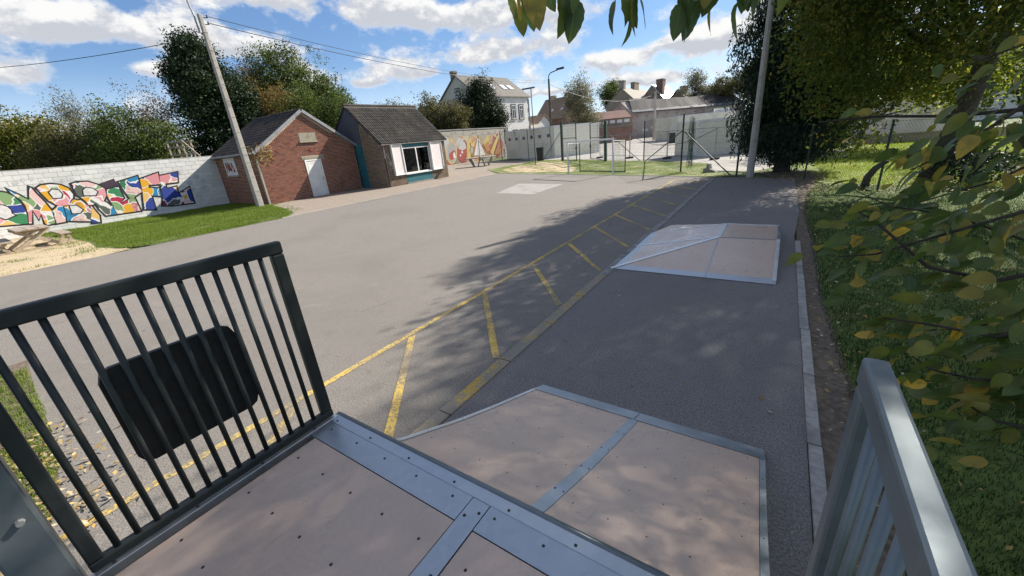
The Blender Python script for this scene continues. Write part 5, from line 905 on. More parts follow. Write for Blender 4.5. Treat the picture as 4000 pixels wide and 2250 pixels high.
def heras(p, q, label, ht=1.9):
    p, q = Vector(p), Vector(q); Z = Vector((0, 0, 1)); r = thing('site_fence_panel', label, 'fence panel', p.lerp(q, .5), 'temporary fence panels along the schoolyard'); f = B(); a, c = p.lerp(q, .01), p.lerp(q, .99)
    for t in (a, c): f.tube([t + Z * .08, t + Z * ht], .022, 6)
    for z in (.2, ht): f.tube([a + Z * z, c + Z * z], .02, 6)
    f.build('frame', 'greymetal', r); m = B()
    for i in range(1, 30): x = a.lerp(c, i / 30); m.tube([x + Z * .2, x + Z * ht], .0035, 3, False)
    for i in range(1, 7): m.tube([a + Z * (.2 + (ht - .2) * i / 7), c + Z * (.2 + (ht - .2) * i / 7)], .0035, 3, False)
    m.build('mesh_infill', 'wire', r, kind='stuff'); d = (q - p).normalized(); nn = Vector((-d.y, d.x, 0)); B().frame_box(p - d * .12 - nn * .3, d * .24, nn * .6, Z * .12).build('block_foot', 'blackmetal', r)
HP = [(-14.2, 36.6, 0), (-10.57, 34.0, 0), (-7.0, 31.4, 0), (-3.5, 28.7, 0), (-.3, 26.4, 0), (2.6, 24.4, 0)]
HL = ['temporary site fence panel closest to the open yard gate leaf', 'temporary site fence panel where the slack cable starts', 'temporary site fence panel under the slack cable middle', 'temporary site fence panel in front of the nearest cream container', 'temporary site fence panel ending behind the dark conifer']
for a, c, l in zip(HP, HP[1:], HL): heras(a, c, l)
tag(B().tube(sag((-10.6, 34.0, 1.85), (-3.5, 28.7, 1.85), .9), .018, 5).build('slack_cable', 'cable'), 'slack cable drooping between temporary fence panels', 'cable')

# ================================================================== GOAL
go = thing('football_goal', 'white metal football goal with green net at the court end', 'goal', (-9.4, 23.1, 0))
gl, gr = Vector((-11.13, 23.29, 0)), Vector((-7.72, 21.85, 0)); Z = Vector((0, 0, 1)); gd = (gr - gl).normalized(); gn = Vector((-gd.y, gd.x, 0)) * 1.0; hG = 1.83
for p in (gl, gr): B().beam(p, p + Z * hG, .09, .09).build('goal_post', 'white', go, bevel=.01)
B().beam(gl + Z * (hG + .046) - gd * .045, gr + Z * (hG + .046) + gd * .045, .09, .09).build('crossbar', 'white', go, bevel=.01)
for p in (gl, gr): B().tube([p + gn + Z * 0, p + gn + Z * 1.74], .028, 6).build('rear_post', 'darkgreen', go); B().tube([p + Z * 1.78, p + gn + Z * 1.72], .02, 6).build('side_bar', 'greymetal', go)
B().beam(gl + gn + Z * .05, gr + gn + Z * .05, .06, .06).build('ground_bar', 'darkgreen', go)
m = B()
def netgrid(o, a, c, na, nc):
    for i in range(na + 1): m.tube([o + a * i / na, o + a * i / na + c], .0032, 3, False)
    for j in range(nc + 1): m.tube([o + c * j / nc, o + c * j / nc + a], .0032, 3, False)
netgrid(gl + gn * .97 + Z * .05, gr - gl, Z * 1.68, 38, 18); netgrid(gl + Z * .05 + gd * .03, gn * .95, Z * 1.7, 10, 18); netgrid(gr + Z * .05 - gd * .03, gn * .95, Z * 1.7, 10, 18)
m.build('goal_net', 'net', go, kind='stuff')

# ================================================================== TABLES, BIN, SMALL THINGS
pp = thing('table_tennis_table', 'outdoor concrete table tennis table in front of the mural', 'table', (-27.05, 35.0, 0)); pu = Vector((2.75, 1.94, 0)).normalized(); pv = Vector((-pu.y, pu.x, 0)); pc = Vector((-27.05, 35.0, 0))
B().frame_box(pc - pu * 1.65 - pv * .85 + Z * .82, pu * 3.3, pv * 1.7, Z * .09).build('table_top', 'concrete', pp, bevel=.015); B().frame_box(pc - pu * .04 - pv * .8 + Z * .912, pu * .08, pv * 1.6, Z * .15).build('net_divider', 'concrete', pp)
for s in (-1, 1):
    for t in (-1, 1): B().beam(pc + pu * s * .75 + pv * t * .35, pc + pu * s * 1.2 + pv * t * .5 + Z * .815, .14, .2).build('leg', 'concrete', pp)
    B().beam(pc + pu * s * .35 + pv * .0, pc + pu * s * .12 + Z * .81, .5, .12).build('leg', 'concrete', pp)
bi = thing('litter_bin', 'black open litter bin on the grass by the container', 'bin', (-21.3, 37.9, 0)); B().tube([(-21.3, 37.9, .02), (-21.3, 37.9, 1.25)], [.36, .42], 10, False).build('body', 'blackmetal', bi); B().tube([(-21.3, 37.9, 1.2), (-21.3, 37.9, 1.32)], [.47, .45], 10, False).build('rim', 'blackmetal', bi); B().tube([(-21.3, 37.9, 0), (-21.3, 37.9, .05)], [.34, .36], 10).build('base', 'blackmetal', bi)
tag(B().box((-12.9, 58.5, 0), (-11.9, 59.5, 1.15)).box((-13.0, 58.4, 1.152), (-11.8, 59.6, 1.3)).build('wheeled_bin', 'blackmetal', bevel=.06), 'dark wheeled waste bin standing in the schoolyard', 'bin')
tag(B().prism([(-3.1, 21.6, 0), (-2.5, 21.38, 0), (-2.6, 21.4, .08), (-2.8, 21.47, .14), (-2.86, 21.5, .38), (-2.93, 21.52, .40), (-2.97, 21.55, .2), (-3.1, 21.6, .15)], (.1, .22, 0)).build('broken_kerb_block', 'concrete', bevel=.02), 'broken pale concrete block lying at the grass corner', 'block')
pt = thing('picnic_table', 'concrete picnic table with timber top near the graffiti wall', 'picnic table', (-24.6, 2.1, 0)); tx0, tx1 = -25.7, -23.6
for i in range(3): B().box((tx0, 1.66 + .305 * i, .74), (tx1, 1.955 + .305 * i, .80)).build('table_plank', 'plank', pt, bevel=.01)
for yy in (1.17, 2.72): B().box((tx0, yy, .40), (tx1, yy + .33, .455)).build('bench_plank', 'plank', pt, bevel=.012)
for x in (tx1 - .28, tx0 + .28):
    f = B(); f.beam((x, 1.45, .02), (x, 2.55, .735), .12, .15, up=(1, 0, 0)); f.beam((x + .002, 2.75, .02), (x + .002, 1.65, .735), .116, .15, up=(1, 0, 0)); f.box((x - .07, 1.05, -.02), (x + .07, 3.05, .05)); f.beam((x, 1.7, .69), (x, 2.5, .69), .118, .09); f.build('cross_frame', 'tableconc', pt)
    for s, y0, y1 in ((-1, 1.33, 1.02), (1, 2.88, 3.12)):
        b = B(); pts = [(x, y0 + (y1 - y0) * math.sin(t * math.pi) * .45, .05 + .345 * t) for t in np.linspace(0, 1, 7)]; [b.beam(p, q, .10, .09, up=(1, 0, 0)) for p, q in zip(pts, pts[1:])]; b.build('bench_leg', 'tableconc', pt)
# wooden play tower behind the white wall
pf = thing('play_tower', 'grey timber climbing frame behind the white block wall', 'play frame', (-43.0, 13.7, 0))
for x, y in ((-43.6, 13.4), (-42.6, 14.1), (-44.1, 14.2), (-43.1, 14.9)): B().beam((x, y, 0), (x, y, 4.8), .11, .11).build('post', 'plank', pf)
for z in (3.7, 4.3, 4.75): B().beam((-43.7, 13.35, z), (-42.5, 14.15, z), .08, .1).build('rail', 'plank', pf); B().beam((-44.2, 14.15, z), (-43.0, 14.95, z), .08, .1).build('rail', 'plank', pf)
B().beam((-42.5, 14.15, 4.7), (-41.4, 15.2, 2.6), .09, .11).build('slide_beam', 'plank', pf); B().frame_box((-43.6, 13.4, 3.3), (1.0, .7, 0), (-.5, .8, 0), (0, 0, .1)).build('platform', 'plank', pf)

# ================================================================== TREES
def foliage(name, parent, lobes, size, mat, seed, clump=0.35, per=26, shell=0.35, aspect=0.5, droop=0.0, keep=None, updir=None):
    """leaf faces gathered in clumps spread through the crown lobes: (centre, radii, clumps)"""
    g = np.random.default_rng(seed); C = []; 
    for c, r, n in lobes:
        d = g.normal(size=(n, 3)); d /= np.linalg.norm(d, axis=1)[:, None]; rad = (shell + (1 - shell) * g.random(n) ** 0.6)
        wob = 1 + 0.22 * np.sin(d[:, 0] * 5 + seed) * np.sin(d[:, 2] * 4 + seed * 2) + 0.10 * g.normal(size=n)
        C.append(np.array(c) + d * np.array(r) * (rad * wob)[:, None])
    C = np.concatenate(C); n = len(C); crnd = g.random(n)
    k = np.maximum(3, (per * (0.5 + g.random(n))).astype(int)); idx = np.repeat(np.arange(n), k); m = len(idx)
    P = C[idx] + np.clip(g.normal(size=(m, 3)), -1.5, 1.5) * clump * (0.6 + 0.8 * g.random(n))[idx][:, None] * np.array([1, 1, .8])
    if keep is not None: q = keep(P); P = P[q]; idx = idx[q]; m = len(idx)
    a = g.normal(size=(m, 3)); a[:, 2] -= droop
    if updir is not None: a = a * 0.55 + np.array(updir)
    a /= np.linalg.norm(a, axis=1)[:, None]; b = np.cross(a, g.normal(size=(m, 3))); b /= np.linalg.norm(b, axis=1)[:, None]
    s = size * (0.6 + 0.8 * g.random(m))[:, None]; w_ = s * aspect
    V = np.stack([P - a * s * .5, P + b * w_ * .5, P + a * s * .5, P - b * w_ * .5], 1).reshape(-1, 3); F = np.arange(m * 4).reshape(m, 4)
    rnd = np.clip(0.65 * crnd[idx] + 0.35 * g.random(m), 0, .999)
    o = npmesh(name, V, F, rnd, mat, parent); o['kind'] = 'stuff'; return o
def tree(name, label, base, lobes, size, mat, seed, trunk_r=.25, cat='tree', group=None, bark='bark', lean=(0, 0), limbs=True, **kw):
    r = thing(name, label, cat, base, group); bx, by, bz = base; g = random.Random(seed); top = max(c[2] for c, _, _ in lobes); zt = top * .8
    b = B(); pts = [(bx + lean[0] * t + .12 * math.sin(3 * t + seed) * trunk_r * 3, by + lean[1] * t, bz - .1 + (zt + .1) * t) for t in np.linspace(0, 1, 7)]
    b.tube(pts, [trunk_r * 1.35] + [trunk_r * (1 - .75 * i / 6) for i in range(1, 7)], 10)
    if limbs:
        for c, rr, n in lobes:
            for j in range(5):
                e = Vector(c) + Vector((g.uniform(-.7, .7) * rr[0], g.uniform(-.7, .7) * rr[1], g.uniform(-.5, .7) * rr[2])); s0 = Vector(pts[2 + (j % 4)]); mid = s0.lerp(e, .5) + Vector((0, 0, -.05 * (e - s0).length))
                b.tube([s0, mid, e], [trunk_r * .35, trunk_r * .2, trunk_r * .06], 5, False)
    b.build('trunk', bark, r, smooth=True); foliage('crown', r, lobes, size, mat, seed, **kw); return r
BT = 'trees behind the white wall'
tree('leafy_tree', 'yellow-green bushy tree behind the left end of the white wall', (-63, 7.5, 0), [((-64, 6, 6.2), (4, 4, 4.0), 420), ((-61, 9, 5.0), (3.4, 3.2, 3.8), 300), ((-66, 3, 6), (4, 4, 4), 150)], .23, 'leaf_yellowgreen', 11, .3, clump=.5, per=46)
tree('shrub', 'low dark olive shrub mass behind the white wall', (-55.5, 10, 0), [((-56, 9.3, 4.3), (3.0, 2.6, 2.9), 320), ((-53, 11.8, 4.4), (2.4, 2.2, 2.5), 220)], .20, 'leaf_olive', 12, .18, clump=.45, per=46)
tree('birch', 'wispy grey-green birch with drooping top', (-68, 13.6, 0), [((-68.6, 13.2, 9.2), (1.5, 1.5, 3.2), 110), ((-66.5, 14.6, 7.6), (2.0, 2.0, 2.8), 120)], .23, 'leaf_silver', 13, .2, clump=.55, per=30, droop=1.2, shell=.1, aspect=.3)
tree('bushy_tree', 'rounded bush with bare arching branches behind the white wall', (-48, 12.6, 0), [((-48.8, 12.0, 4.8), (2.6, 2.4, 3.3), 330), ((-46.3, 13.9, 4.2), (1.9, 1.8, 2.4), 200)], .18, 'leaf_mid', 14, .18, clump=.42, per=42)
tree('autumn_tree', 'grey-brown thinning tree beside the tall evergreen', (-55, 17.4, 0), [((-55.6, 17.0, 6.6), (2.6, 2.6, 3.8), 260)], .18, 'leaf_greybrown', 15, .22, clump=.5, per=28, shell=.15)
tree('evergreen', 'very tall dense dark evergreen towering behind the lamp pole', (-48, 20, 0), [((-48.0, 20.0, 5.6), (3.7, 3.7, 4.8), 560), ((-48.4, 19.7, 9.8), (2.9, 2.9, 3.2), 380), ((-48.8, 19.4, 12.6), (1.6, 1.6, 1.9), 170), ((-46.2, 21.2, 7.0), (1.8, 1.8, 3.0), 180), ((-50.6, 18.3, 11.0), (1.0, 1.0, 1.3), 50)], .24, 'leaf_dark', 16, .4, clump=.45, per=57, limbs=False)
tree('broadleaf_tree', 'large round green tree behind the two sheds', (-49, 29.2, 0), [((-49.5, 28.6, 9.2), (4.0, 4.0, 5.6), 620), ((-46.2, 31.0, 7.2), (2.9, 2.9, 4.2), 380), ((-52, 27, 8), (2.6, 2.6, 3.6), 180)], .23, 'leaf_mid', 17, .4, clump=.5, per=49)
tree('broadleaf_tree', 'smaller grey-green tree half hidden behind the round tree', (-58.5, 29.6, 0), [((-58.8, 29.4, 11.6), (3.2, 3.2, 3.6), 260)], .23, 'leaf_greybrown', 18, .3, clump=.55, per=34)
tree('shrub', 'rusty brown feathery shrub above the shed roof', (-46, 23.9, 0), [((-47.2, 23.2, 7.2), (1.9, 1.9, 2.9), 200), ((-44.6, 24.9, 6.9), (1.7, 1.7, 2.7), 200)], .20, 'leaf_rust', 19, .16, clump=.42, per=46, droop=-.8, aspect=.3)
tree('broadleaf_tree', 'fresh green bushy tree between the shed and kiosk roofs', (-40.6, 25.4, 0), [((-41.2, 24.8, 5.6), (2.3, 2.3, 3.6), 260), ((-38.6, 27.0, 5.2), (2.2, 2.2, 3.2), 260)], .20, 'leaf_mid', 20, .2, clump=.42, per=46)
tree('shrub', 'pale green hedge bushes beyond the kiosk roof', (-45.5, 43.8, 0), [((-47.5, 42.4, 6.4), (3.0, 2.4, 2.4), 200), ((-43.6, 45.2, 6.4), (2.8, 2.4, 3.0), 220), ((-41.0, 47.5, 5.6), (2.6, 2, 2.6), 180)], .24, 'leaf_olive', 21, .2, clump=.5, per=42)
tree('broadleaf_tree', 'dark green tree standing in front of the white village house', (-41.4, 55.2, 0), [((-42.0, 54.6, 6.2), (4.0, 3.6, 4.2), 520), ((-41.2, 55.2, 9.2), (2.2, 2.0, 2.9), 220), ((-39.4, 56.2, 5.2), (1.8, 1.8, 2.8), 170)], .24, 'leaf_dark', 22, .35, clump=.5, per=49)
tree('shrub', 'dark round bush peeping over the mural wall', (-38.6, 46.3, 0), [((-38.6, 46.3, 2.9), (.8, 1.5, 1.6), 120)], .18, 'leaf_mid', 23, .1, clump=.35, per=38)
tree('birch', 'loose grey-green birch in front of the old brick house', (-30.2, 68.0, 0), [((-30.2, 68.0, 7.4), (2.7, 2.7, 4.2), 330), ((-29.2, 69.0, 4.2), (2.4, 2.4, 2.0), 140)], .23, 'leaf_silver', 24, .2, clump=.5, per=34, shell=.2)
tree('broadleaf_tree', 'dark rounded tree behind the old brick house', (-46.2, 128.5, 0), [((-46.2, 128.5, 12.2), (3.4, 3.4, 4.4), 240)], .41, 'leaf_mid', 25, .4, clump=.7, per=38)
tree('birch', 'airy poplar rising over the barn roof', (-22.8, 131, 0), [((-22.8, 131, 12.0), (2.9, 2.9, 4.6), 200), ((-19.6, 133, 9.8), (2.8, 2.8, 2.4), 120)], .34, 'leaf_silver', 26, .3, clump=.7, per=30, shell=.2)
tree('broadleaf_tree', 'green treetop beyond the right end of the barn', (-13.0, 127.5, 0), [((-14.8, 126.5, 9.6), (3.6, 3.6, 3.0), 200), ((-9.0, 129.5, 10.6), (4.4, 4.4, 3.8), 260)], .37, 'leaf_olive', 27, .3, clump=.7, per=38)
# far tree belt that closes the horizon
g = np.random.default_rng(5); lob = []
for i in range(46):
    a = R_(-96 + 122 * i / 45); d = 150 + 50 * g.random(); lob.append(((d * math.sin(a), d * math.cos(a), 2.6 + 1.6 * g.random()), (9, 9, 4.2 + 1.5 * g.random()), 36))
fb = foliage('far_tree_belt', None, lob, 1.3, 'leaf_mid', 31, clump=1.6, per=16); tag(fb, 'distant band of trees along the horizon', 'trees', kind='stuff')
# dark conifer beside the path
tree('conifer', 'huge dark weeping conifer beside the slender concrete pole', (0.12, 20.9, 0), [((.2, 21.1, 1.5), (1.75, 1.5, 1.1), 330), ((.05, 21.1, 2.8), (1.8, 1.55, 2.4), 560), ((-.05, 21.0, 5.3), (1.95, 1.6, 2.5), 520), ((.7, 21.1, 7.6), (1.25, 1.3, 2.2), 300), ((1.3, 21.2, 9.6), (.75, .8, 1.5), 120), ((1.4, 21.6, 3.0), (1.5, 1.3, 2.5), 320), ((1.6, 21.9, 6.5), (1.5, 1.3, 2.5), 240)], .18, 'leaf_conifer', 41, .26, clump=.26, per=42, droop=1.6, aspect=.28, limbs=False)
# lawn tree with hanging autumn-green foliage
lawn_keep = lambda P: ~((P[:, 0] < 0.6) & (P[:, 1] > 18.6))
tree('lawn_tree', 'broad lawn tree with low hanging green and amber foliage', (4.3, 18.15, 0), [((1.6, 15.2, 4.5), (1.9, 1.8, 2.8), 430), ((3.4, 16.4, 5.0), (2.0, 2.0, 2.3), 330), ((1.1, 14.9, 6.2), (1.7, 1.8, 1.8), 260), ((3.2, 18.2, 7.2), (2.1, 2.4, 2.0), 340), ((4.9, 18.6, 9.8), (2.3, 2.6, 2.2), 420), ((6.4, 18.6, 12.4), (2.5, 2.7, 2.2), 420), ((6.6, 18.5, 6.8), (2.4, 2.6, 2.2), 200), ((8.2, 18.4, 10.2), (2.3, 2.5, 2.2), 300), ((2.6, 22.4, 7.2), (2.0, 2.2, 2.2), 240)], .115, 'leaf_autumn', 42, .30, clump=.29, per=44, lean=(1.2, .2), droop=.5)  # upper lobes, out of view, shaped to shade ramp and path
tree('young_tree', 'slim young tree on the far lawn left of a twin trunk', (3.45, 34.5, 0), [((3.4, 34.4, 4.6), (2.6, 2.4, 1.9), 260)], .2, 'leaf_mid', 43, .16, clump=.35, per=22)
tree('young_tree', 'slim young tree on the sunny lawn with lime foliage', (3.9, 32.8, 0), [((4.6, 32.8, 4.0), (2.8, 2.4, 1.8), 280), ((6.8, 31.0, 3.4), (2.2, 2.0, 1.6), 220)], .2, 'leaf_lime', 44, .14, clump=.35, per=22)
tree('young_tree', 'bright lime green tree near the parking', (8.6, 27.0, 0), [((8.6, 27, 3.8), (2.6, 2.4, 2.2), 280)], .18, 'leaf_lime', 45, .14, clump=.35, per=22)
tree('shrub', 'dark low shrub at the foot of the lawn tree', (4.5, 17.0, 0), [((4.7, 16.9, .5), (.9, .8, .55), 110)], .10, 'leaf_conifer', 46, .04, clump=.16, per=24)
tag(B().tube([(2.3, 16.35, -.05), (2.32, 16.3, .25), (2.45, 16.3, .5), (2.62, 16.35, .66), (2.72, 16.38, .7)], [.11, .10, .09, .075, .05], 8).build('bent_stump', 'bark', smooth=True), 'short bent tree stump on the lawn near the thin fence', 'stump')

# ---- cherry tree whose branches reach over the ramp
ch = thing('cherry_tree', 'cherry tree with large toothed leaves hanging over the skate ramp', 'tree', (3.1, 1.0, 0))
BR = [([(1.4, 3.2, 3.6), (0.5, 2.7, 3.0), (-0.1, 1.922, 2.80), (-0.243, 1.646, 2.71), (-0.438, 1.442, 2.715), (-0.643, 1.306, 2.735), (-0.775, 1.151, 2.745)], .011, 66, 'down'),
      ([(2.2, 2.4, 2.5), (0.881, 2.198, 2.041), (0.71, 2.007, 1.93), (0.541, 1.932, 1.87), (0.33, 1.822, 1.80), (0.22, 1.757, 1.80)], .010, 60, 'side'),
      ([(2.2, 2.2, 2.3), (0.856, 1.91, 1.80), (0.627, 1.806, 1.74), (0.458, 1.768, 1.78), (0.314, 1.867, 1.91), (0.214, 1.899, 1.97)], .010, 60, 'side'),
      ([(2.2, 1.8, 2.2), (0.799, 1.712, 1.70), (0.598, 1.604, 1.63), (0.465, 1.586, 1.65), (0.331, 1.623, 1.64)], .009, 54, 'side'),
      ([(3.0, 4.4, 2.8), (2.232, 5.705, 2.25), (1.733, 5.593, 2.149), (1.3, 5.546, 2.14), (0.72, 5.427, 2.198), (0.286, 5.378, 2.186)], .028, 14, 'side'),
      ([(2.0, 2.6, 2.8), (0.772, 2.144, 2.371), (0.565, 1.979, 2.21), (0.486, 1.957, 2.14), (0.398, 2.002, 2.07)], .010, 60, 'side'),
      ([(2.2, 2.6, 2.7), (1.1, 2.5, 2.3), (0.9, 2.42, 2.1), (0.72, 2.35, 1.98), (0.5, 2.3, 1.9)], .009, 60, 'side'),
      ([(2.2, 2.0, 2.2), (1.1, 2.0, 1.85), (0.86, 1.95, 1.62), (0.62, 1.9, 1.52), (0.45, 1.85, 1.5)], .009, 54, 'side'),
      ([(2.2, 1.6, 2.0), (0.861, 1.704, 1.60), (0.657, 1.552, 1.52), (0.568, 1.565, 1.50), (0.489, 1.601, 1.49), (0.434, 1.644, 1.52)], .008, 56, 'side'),
      ([(2.2, 1.5, 1.9), (0.842, 1.57, 1.47), (0.686, 1.479, 1.42), (0.611, 1.483, 1.42), (0.565, 1.556, 1.42)], .008, 54, 'side'),
      ([(2.2, 2.6, 2.3), (1.113, 2.626, 1.80), (0.923, 2.561, 1.70), (0.676, 2.594, 1.80), (0.481, 2.603, 1.83), (0.342, 2.668, 1.90)], .009, 48, 'side'),
      ([(2.0, 3.2, 2.9), (1.15, 3.0, 2.62), (0.85, 2.8, 2.5), (0.6, 2.6, 2.42)], .009, 48, 'side')]
tb = B(); tb.tube([(3.1, 1.0, -.1), (3.05, 1.05, 1.0), (2.9, 1.3, 2.0), (2.6, 1.9, 2.9), (2.2, 2.8, 3.9), (1.6, 4.2, 5.0), (1.2, 5.6, 5.8)], [.26, .2, .18, .16, .13, .09, .05], 10); tb.tube([(2.6, 1.9, 2.9), (3.2, 3.8, 4.2), (3.2, 6.0, 5.6)], [.1, .08, .03], 8); tb.tube([(2.2, 2.8, 3.9), (.4, 3.8, 4.6), (-1.4, 5.2, 5.6)], [.08, .05, .02], 8); tb.tube([(2.9, 1.3, 2.0), (3.0, 2.8, 2.4), (3.0, 4.4, 2.8)], [.07, .05, .035], 8)
tb.build('trunk', 'bark', ch, smooth=True)
for pts, r0, n, md in BR:
    b = B(); st = Vector((2.5, 2.1, 3.1)) if pts[0][2] > 2.6 else Vector((2.92, 1.3, 2.0)); b.tube([st] + pts, [r0 * 1.8] + [r0 * (1 - .75 * i / (len(pts) - 1)) for i in range(len(pts))], 6); b.build('branch', 'twig', ch, smooth=True)
# leaf shape: ovate, pointed, folded along the midrib, five cross sections
def leaf_mesh(k):
    g = random.Random(k); n = 11; wid = .26 + .03 * g.random(); fold = .12 + .14 * g.random(); bend = .10 + .25 * g.random(); V = []; F = []
    for i in range(n + 1):
        t = i / n; w_ = wid / .364 * t ** .6 * (1 - t) ** .9; w_ *= 1 + (.035 if i % 2 else -.035); x = t; z = -bend * t * t
        V += [(x, -w_, z + fold * w_ + .015 * math.sin(9 * t + k)), (x, 0, z), (x, w_, z + fold * w_ + .015 * math.cos(8 * t + k))]
    for i in range(n): o = 3 * i; F += [(o, o + 1, o + 4, o + 3), (o + 1, o + 2, o + 5, o + 4)]
    b = B(); b.add(V, F, 0.0); b.tube([(-.22, 0, .05), (-.1, 0, .02), (0.02, 0, 0)], .012, 4, False, 0.0); o = b.build('leaf', 'leaf_cherry'); me = o.data; bpy.data.objects.remove(o); me.polygons.foreach_set('use_smooth', [True] * len(me.polygons)); return me
LM = [leaf_mesh(k) for k in range(6)]; gl_ = random.Random(21); cand = []
for pts, r0, n, md in BR:
    P = [Vector(p) for p in pts[1:]]; seg = [(P[i + 1] - P[i]).length for i in range(len(P) - 1)]; T = sum(seg)
    for j in range(n):
        s = T * (j + gl_.random() * .6) / n; i = 0
        while i < len(seg) - 1 and s > seg[i]: s -= seg[i]; i += 1
        p = P[i].lerp(P[i + 1], min(1, s / seg[i])); bd = (P[i + 1] - P[i]).normalized()
        if md == 'down': d = Vector((gl_.gauss(0, .25), gl_.gauss(0, .25), -1)); p = p + Vector((gl_.gauss(0, .03), gl_.gauss(0, .03), gl_.gauss(-.005, .018))); L = .07 + .055 * gl_.random()
        else: d = bd * .8 + Vector((gl_.gauss(-.15, .55), gl_.gauss(-.1, .55), gl_.gauss(-.45, .35))); p = p + Vector((gl_.gauss(0, .06), gl_.gauss(0, .06), gl_.gauss(-.01, .06))); L = (.05 + .04 * gl_.random()) * (1.7 if r0 > .02 else 1.0)
        d.normalize(); q = d.to_track_quat('X', 'Z') @ Matrix.Rotation(gl_.uniform(-1.3, 1.3), 3, 'X').to_quaternion()
        cand.append((p + d * L * .2, q, L, gl_.randrange(6)))
cand.sort(key=lambda c: (c[0] - Vector((0, 0, 2.3))).length); extra = B()
for k, (p, q, L, mi) in enumerate(cand):
    if k < 296:
        o = link('leaf', LM[mi], ch); o.rotation_mode = 'QUATERNION'; o.rotation_quaternion = q; o.location = p - wloc(ch); o.scale = (L, L, L)
    else: extra.add([p + q @ (v.co * L) for v in LM[mi].vertices], [tuple(f.vertices) for f in LM[mi].polygons], gl_.random())
if extra.v: extra.build('leaves', 'leaf_cherry', ch, kind='stuff', smooth=True)
clear = lambda P: P[:, 2] > 2.75 + 0.31 * np.hypot(P[:, 0], P[:, 1])  # crown leaves kept only above the camera view, unseen but shading the ramp
foliage('crown', ch, [((1.7, 6.4, 5.7), (3.0, 3.8, 1.5), 150), ((0.0, 5.4, 5.4), (1.8, 2.6, 1.2), 40), ((3.4, 3.0, 4.8), (3.0, 3.4, 1.5), 150), ((2.3, 9.0, 6.5), (2.6, 2.6, 1.4), 80), ((5.2, 8.4, 5.8), (2.6, 3.4, 1.5), 240)], .12, 'leaf_cherry', 51, clump=.22, per=24, shell=.0, keep=clear, droop=.8)  # unseen lobes shaped to shade the ramp and near lawn

# ================================================================== GRASS, LITTER
def inside(poly, P):
    x, y = P[:, 0], P[:, 1]; r = np.zeros(len(P), bool); n = len(poly)
    for i in range(n):
        (x0, y0), (x1, y1) = poly[i], poly[(i + 1) % n]; c = ((y0 > y) != (y1 > y)) & (x < (x1 - x0) * (y - y0) / (y1 - y0 + 1e-12) + x0); r ^= c
    return r
def blades(name, poly, n, h, mat, seed, label, z=-.02, thin=None, bias=None):
    g = np.random.default_rng(seed); p = np.array(poly); lo, hi = p.min(0), p.max(0); P = lo + (hi - lo) * g.random((n, 2)); P = P[inside(poly, P)]
    if bias: P = P[g.random(len(P)) < bias(P)]
    f = np.sin(P[:, 0] * 2.1 + seed) * np.sin(P[:, 1] * 1.7) + .6 * np.sin(P[:, 0] * 5.3) * np.sin(P[:, 1] * 4.9 + 1)
    if thin: q = (f + g.normal(size=len(f)) * .5) > thin; P = P[q]; f = f[q]
    m = len(P); a = g.random(m) * 6.283; hh = h * (.5 + .8 * g.random(m)) * (1 + .18 * f); w_ = np.maximum(.0028, hh * .09); ln = hh * .55 * g.random(m); la = g.random(m) * 6.283
    b0 = np.stack([P[:, 0] + np.cos(a) * w_, P[:, 1] + np.sin(a) * w_, np.full(m, z)], 1); b1 = np.stack([P[:, 0] - np.cos(a) * w_, P[:, 1] - np.sin(a) * w_, np.full(m, z)], 1); t = np.stack([P[:, 0] + np.cos(la) * ln, P[:, 1] + np.sin(la) * ln, z + hh], 1)
    V = np.stack([b0, b1, t], 1).reshape(-1, 3); o = npmesh(name, V, np.arange(m * 3).reshape(m, 3), np.clip(g.random(m) * .7 + .15 + .12 * f, 0, .99), mat); tag(o, label, 'grass', kind='stuff'); return o
blades('lawn_grass', [(.88, -1), (.86, 1.5), (.80, 2.5), (.74, 4), (.66, 6), (.68, 9), (.64, 12), (.8, 15), (1.2, 17), (7, 15), (7, -1)], 430000, .038, 'blade_shade_tint', 61, 'lawn grass with the tree shade put into its dark green', bias=lambda P: np.clip(2.2 / (1 + .28 * np.hypot(P[:, 0], P[:, 1])), .12, 1))
blades('far_lawn_grass', [(1.5, 17), (12, 13), (12, 35), (1, 35)], 110000, .07, 'blade_sun_tint', 62, 'lawn grass coloured as sunlit beyond the thin fence')
blades('verge_grass', [(-30.7, 2.7), (-26, 3.3), (-23, 3.4), (-20.5, 3.2), (-18.9, 3.4), (-18.2, 4.3), (-18.2, 8.8), (-19.4, 9.8), (-21.5, 10.5), (-24.2, 11.2), (-25.3, 11.6), (-30.7, 11.6)], 130000, .085, 'blade', 63, 'bright green grass verge below the graffiti wall', z=-.004, thin=-.85)
blades('goal_end_grass', [(-17.6, 25.6), (-2.7, 19.95), (-1.6, 19.9), (-2.9, 22.1), (-3.4, 26.0), (-5.6, 28.7), (-11, 32.1), (-15, 35.5), (-18.8, 37.9), (-22.6, 38.6), (-21.7, 34.3), (-22.3, 29.5)], 110000, .06, 'blade', 64, 'patchy grass with bare earth behind the goal', z=-.006, thin=.12)
blades('sand_tufts', [(-30, -3), (-18.3, -3), (-18.2, 3.3), (-30, 3.0)], 26000, .07, 'blade', 65, 'sparse grass tufts on the sandy patch', z=-.01, thin=1.0)
blades('left_grass_tufts', [(-8.2, -2.2), (-3.9, -2.2), (-4.1, -.25), (-4.9, -.1), (-6.4, .0), (-8.2, .05)], 26000, .05, 'blade', 66, 'grass patch with fallen leaves beside the ramp platform', z=.004)
sheet('leafy_edge', [(-8.6, -2.6), (-3.4, -2.6), (-3.7, -.35), (-4.6, -.15), (-5.5, -.05), (-7.0, .0), (-8.6, .1)], 0.004, 'soil')
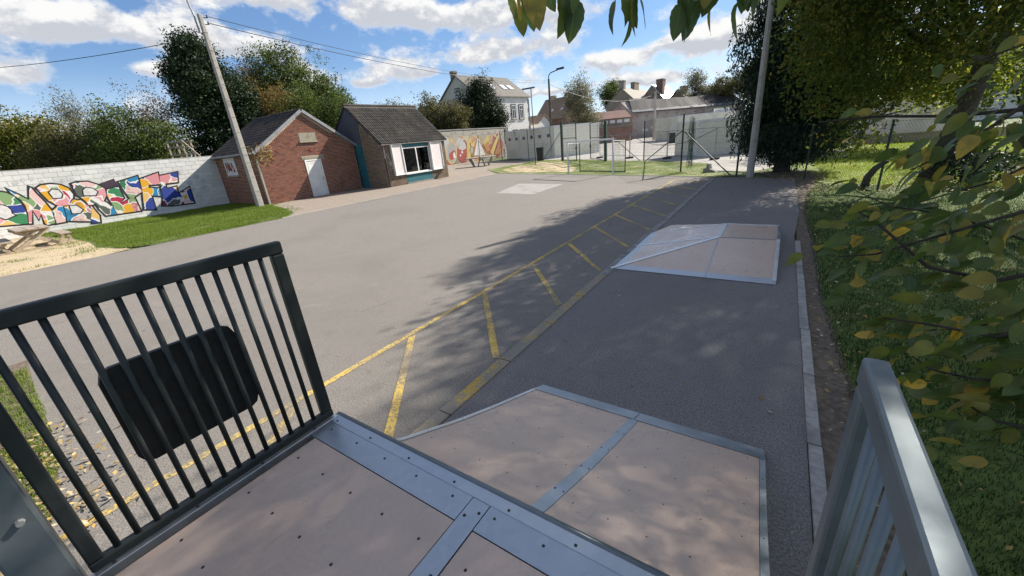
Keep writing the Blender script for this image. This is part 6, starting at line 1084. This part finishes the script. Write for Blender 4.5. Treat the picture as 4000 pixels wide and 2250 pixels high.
def litter(name, label, gen, n, size, seed, z=.0):
    g = np.random.default_rng(seed); P = gen(g, n); m = len(P); a = g.random(m) * 6.283; s = size * (.5 + .8 * g.random(m)); d = np.stack([np.cos(a), np.sin(a), g.normal(size=m) * .25], 1); e = np.stack([-np.sin(a), np.cos(a), g.normal(size=m) * .35], 1); c = np.stack([P[:, 0], P[:, 1], z + s * .18 + .004], 1)
    V = np.stack([c - d * s[:, None] * .5, c + e * s[:, None] * .22 + np.array([0, 0, .004]), c + d * s[:, None] * .5, c - e * s[:, None] * .22], 1).reshape(-1, 3); tag(npmesh(name, V, np.arange(4 * m).reshape(m, 4), g.random(m), 'litter'), label, 'leaves', kind='stuff')
litter('fallen_leaves', 'pale fallen leaves scattered on the shaded lawn', lambda g, n: np.stack([.6 + 3.2 * g.random(n) ** 1.3, -.5 + 11 * g.random(n)], 1), 480, .05, 71, .02)
litter('fallen_leaves', 'dry fallen leaves along the soil strip beside the kerb', lambda g, n: np.stack([.55 + .4 * g.random(n), -.5 + 17 * g.random(n)], 1), 420, .04, 72, -.012)
litter('fallen_leaves', 'golden fallen leaves heaped beside the ramp platform', lambda g, n: np.stack([-3.7 - 2.2 * g.random(n), -.18 + .22 * g.normal(size=n)], 1), 420, .06, 73, .012)
litter('fallen_leaves', 'brown leaf litter around the conifer foot', lambda g, n: np.stack([.4 + .9 * g.normal(size=n), 19.2 + .8 * g.normal(size=n)], 1), 900, .07, 74, -.01)
litter('fallen_leaves', 'yellow leaves spread over the sunny lawn', lambda g, n: np.stack([1 + 5 * g.random(n), 14.5 + 3.5 * g.random(n)], 1), 1100, .07, 75, .03)
litter('court_litter', 'few stray leaves and scraps on the court', lambda g, n: np.stack([-16 + 16 * g.random(n), .5 + 16 * g.random(n)], 1), 420, .035, 76, .0)

blades('verge_fringe', [(-30.7, 2.2), (-26, 2.6), (-22, 2.5), (-18.4, 2.6), (-17.93, 4.0), (-17.93, 9.2), (-19.0, 10.3), (-21.5, 11.1), (-24.2, 11.8), (-25.1, 12.0), (-26, 11.2), (-21.5, 10.2), (-19.4, 9.4), (-18.4, 8.6), (-18.4, 4.4), (-19.2, 3.6), (-23, 3.6), (-30.7, 3.0)], 26000, .075, 'blade', 67, 'ragged grass fringe along the verge border', z=-.004, thin=.35)
litter('grit', 'fine grit and seed scraps strewn over the shaded path', lambda g, n: np.stack([-2.1 + 2.5 * g.random(n), .5 + 15 * g.random(n) ** 1.4], 1), 700, .018, 77, .0)
litter('fallen_leaves', 'single curled leaves lying on the path asphalt', lambda g, n: np.stack([-2.1 + 2.5 * g.random(n), 2.9 + 12 * g.random(n)], 1), 46, .05, 78, .0)
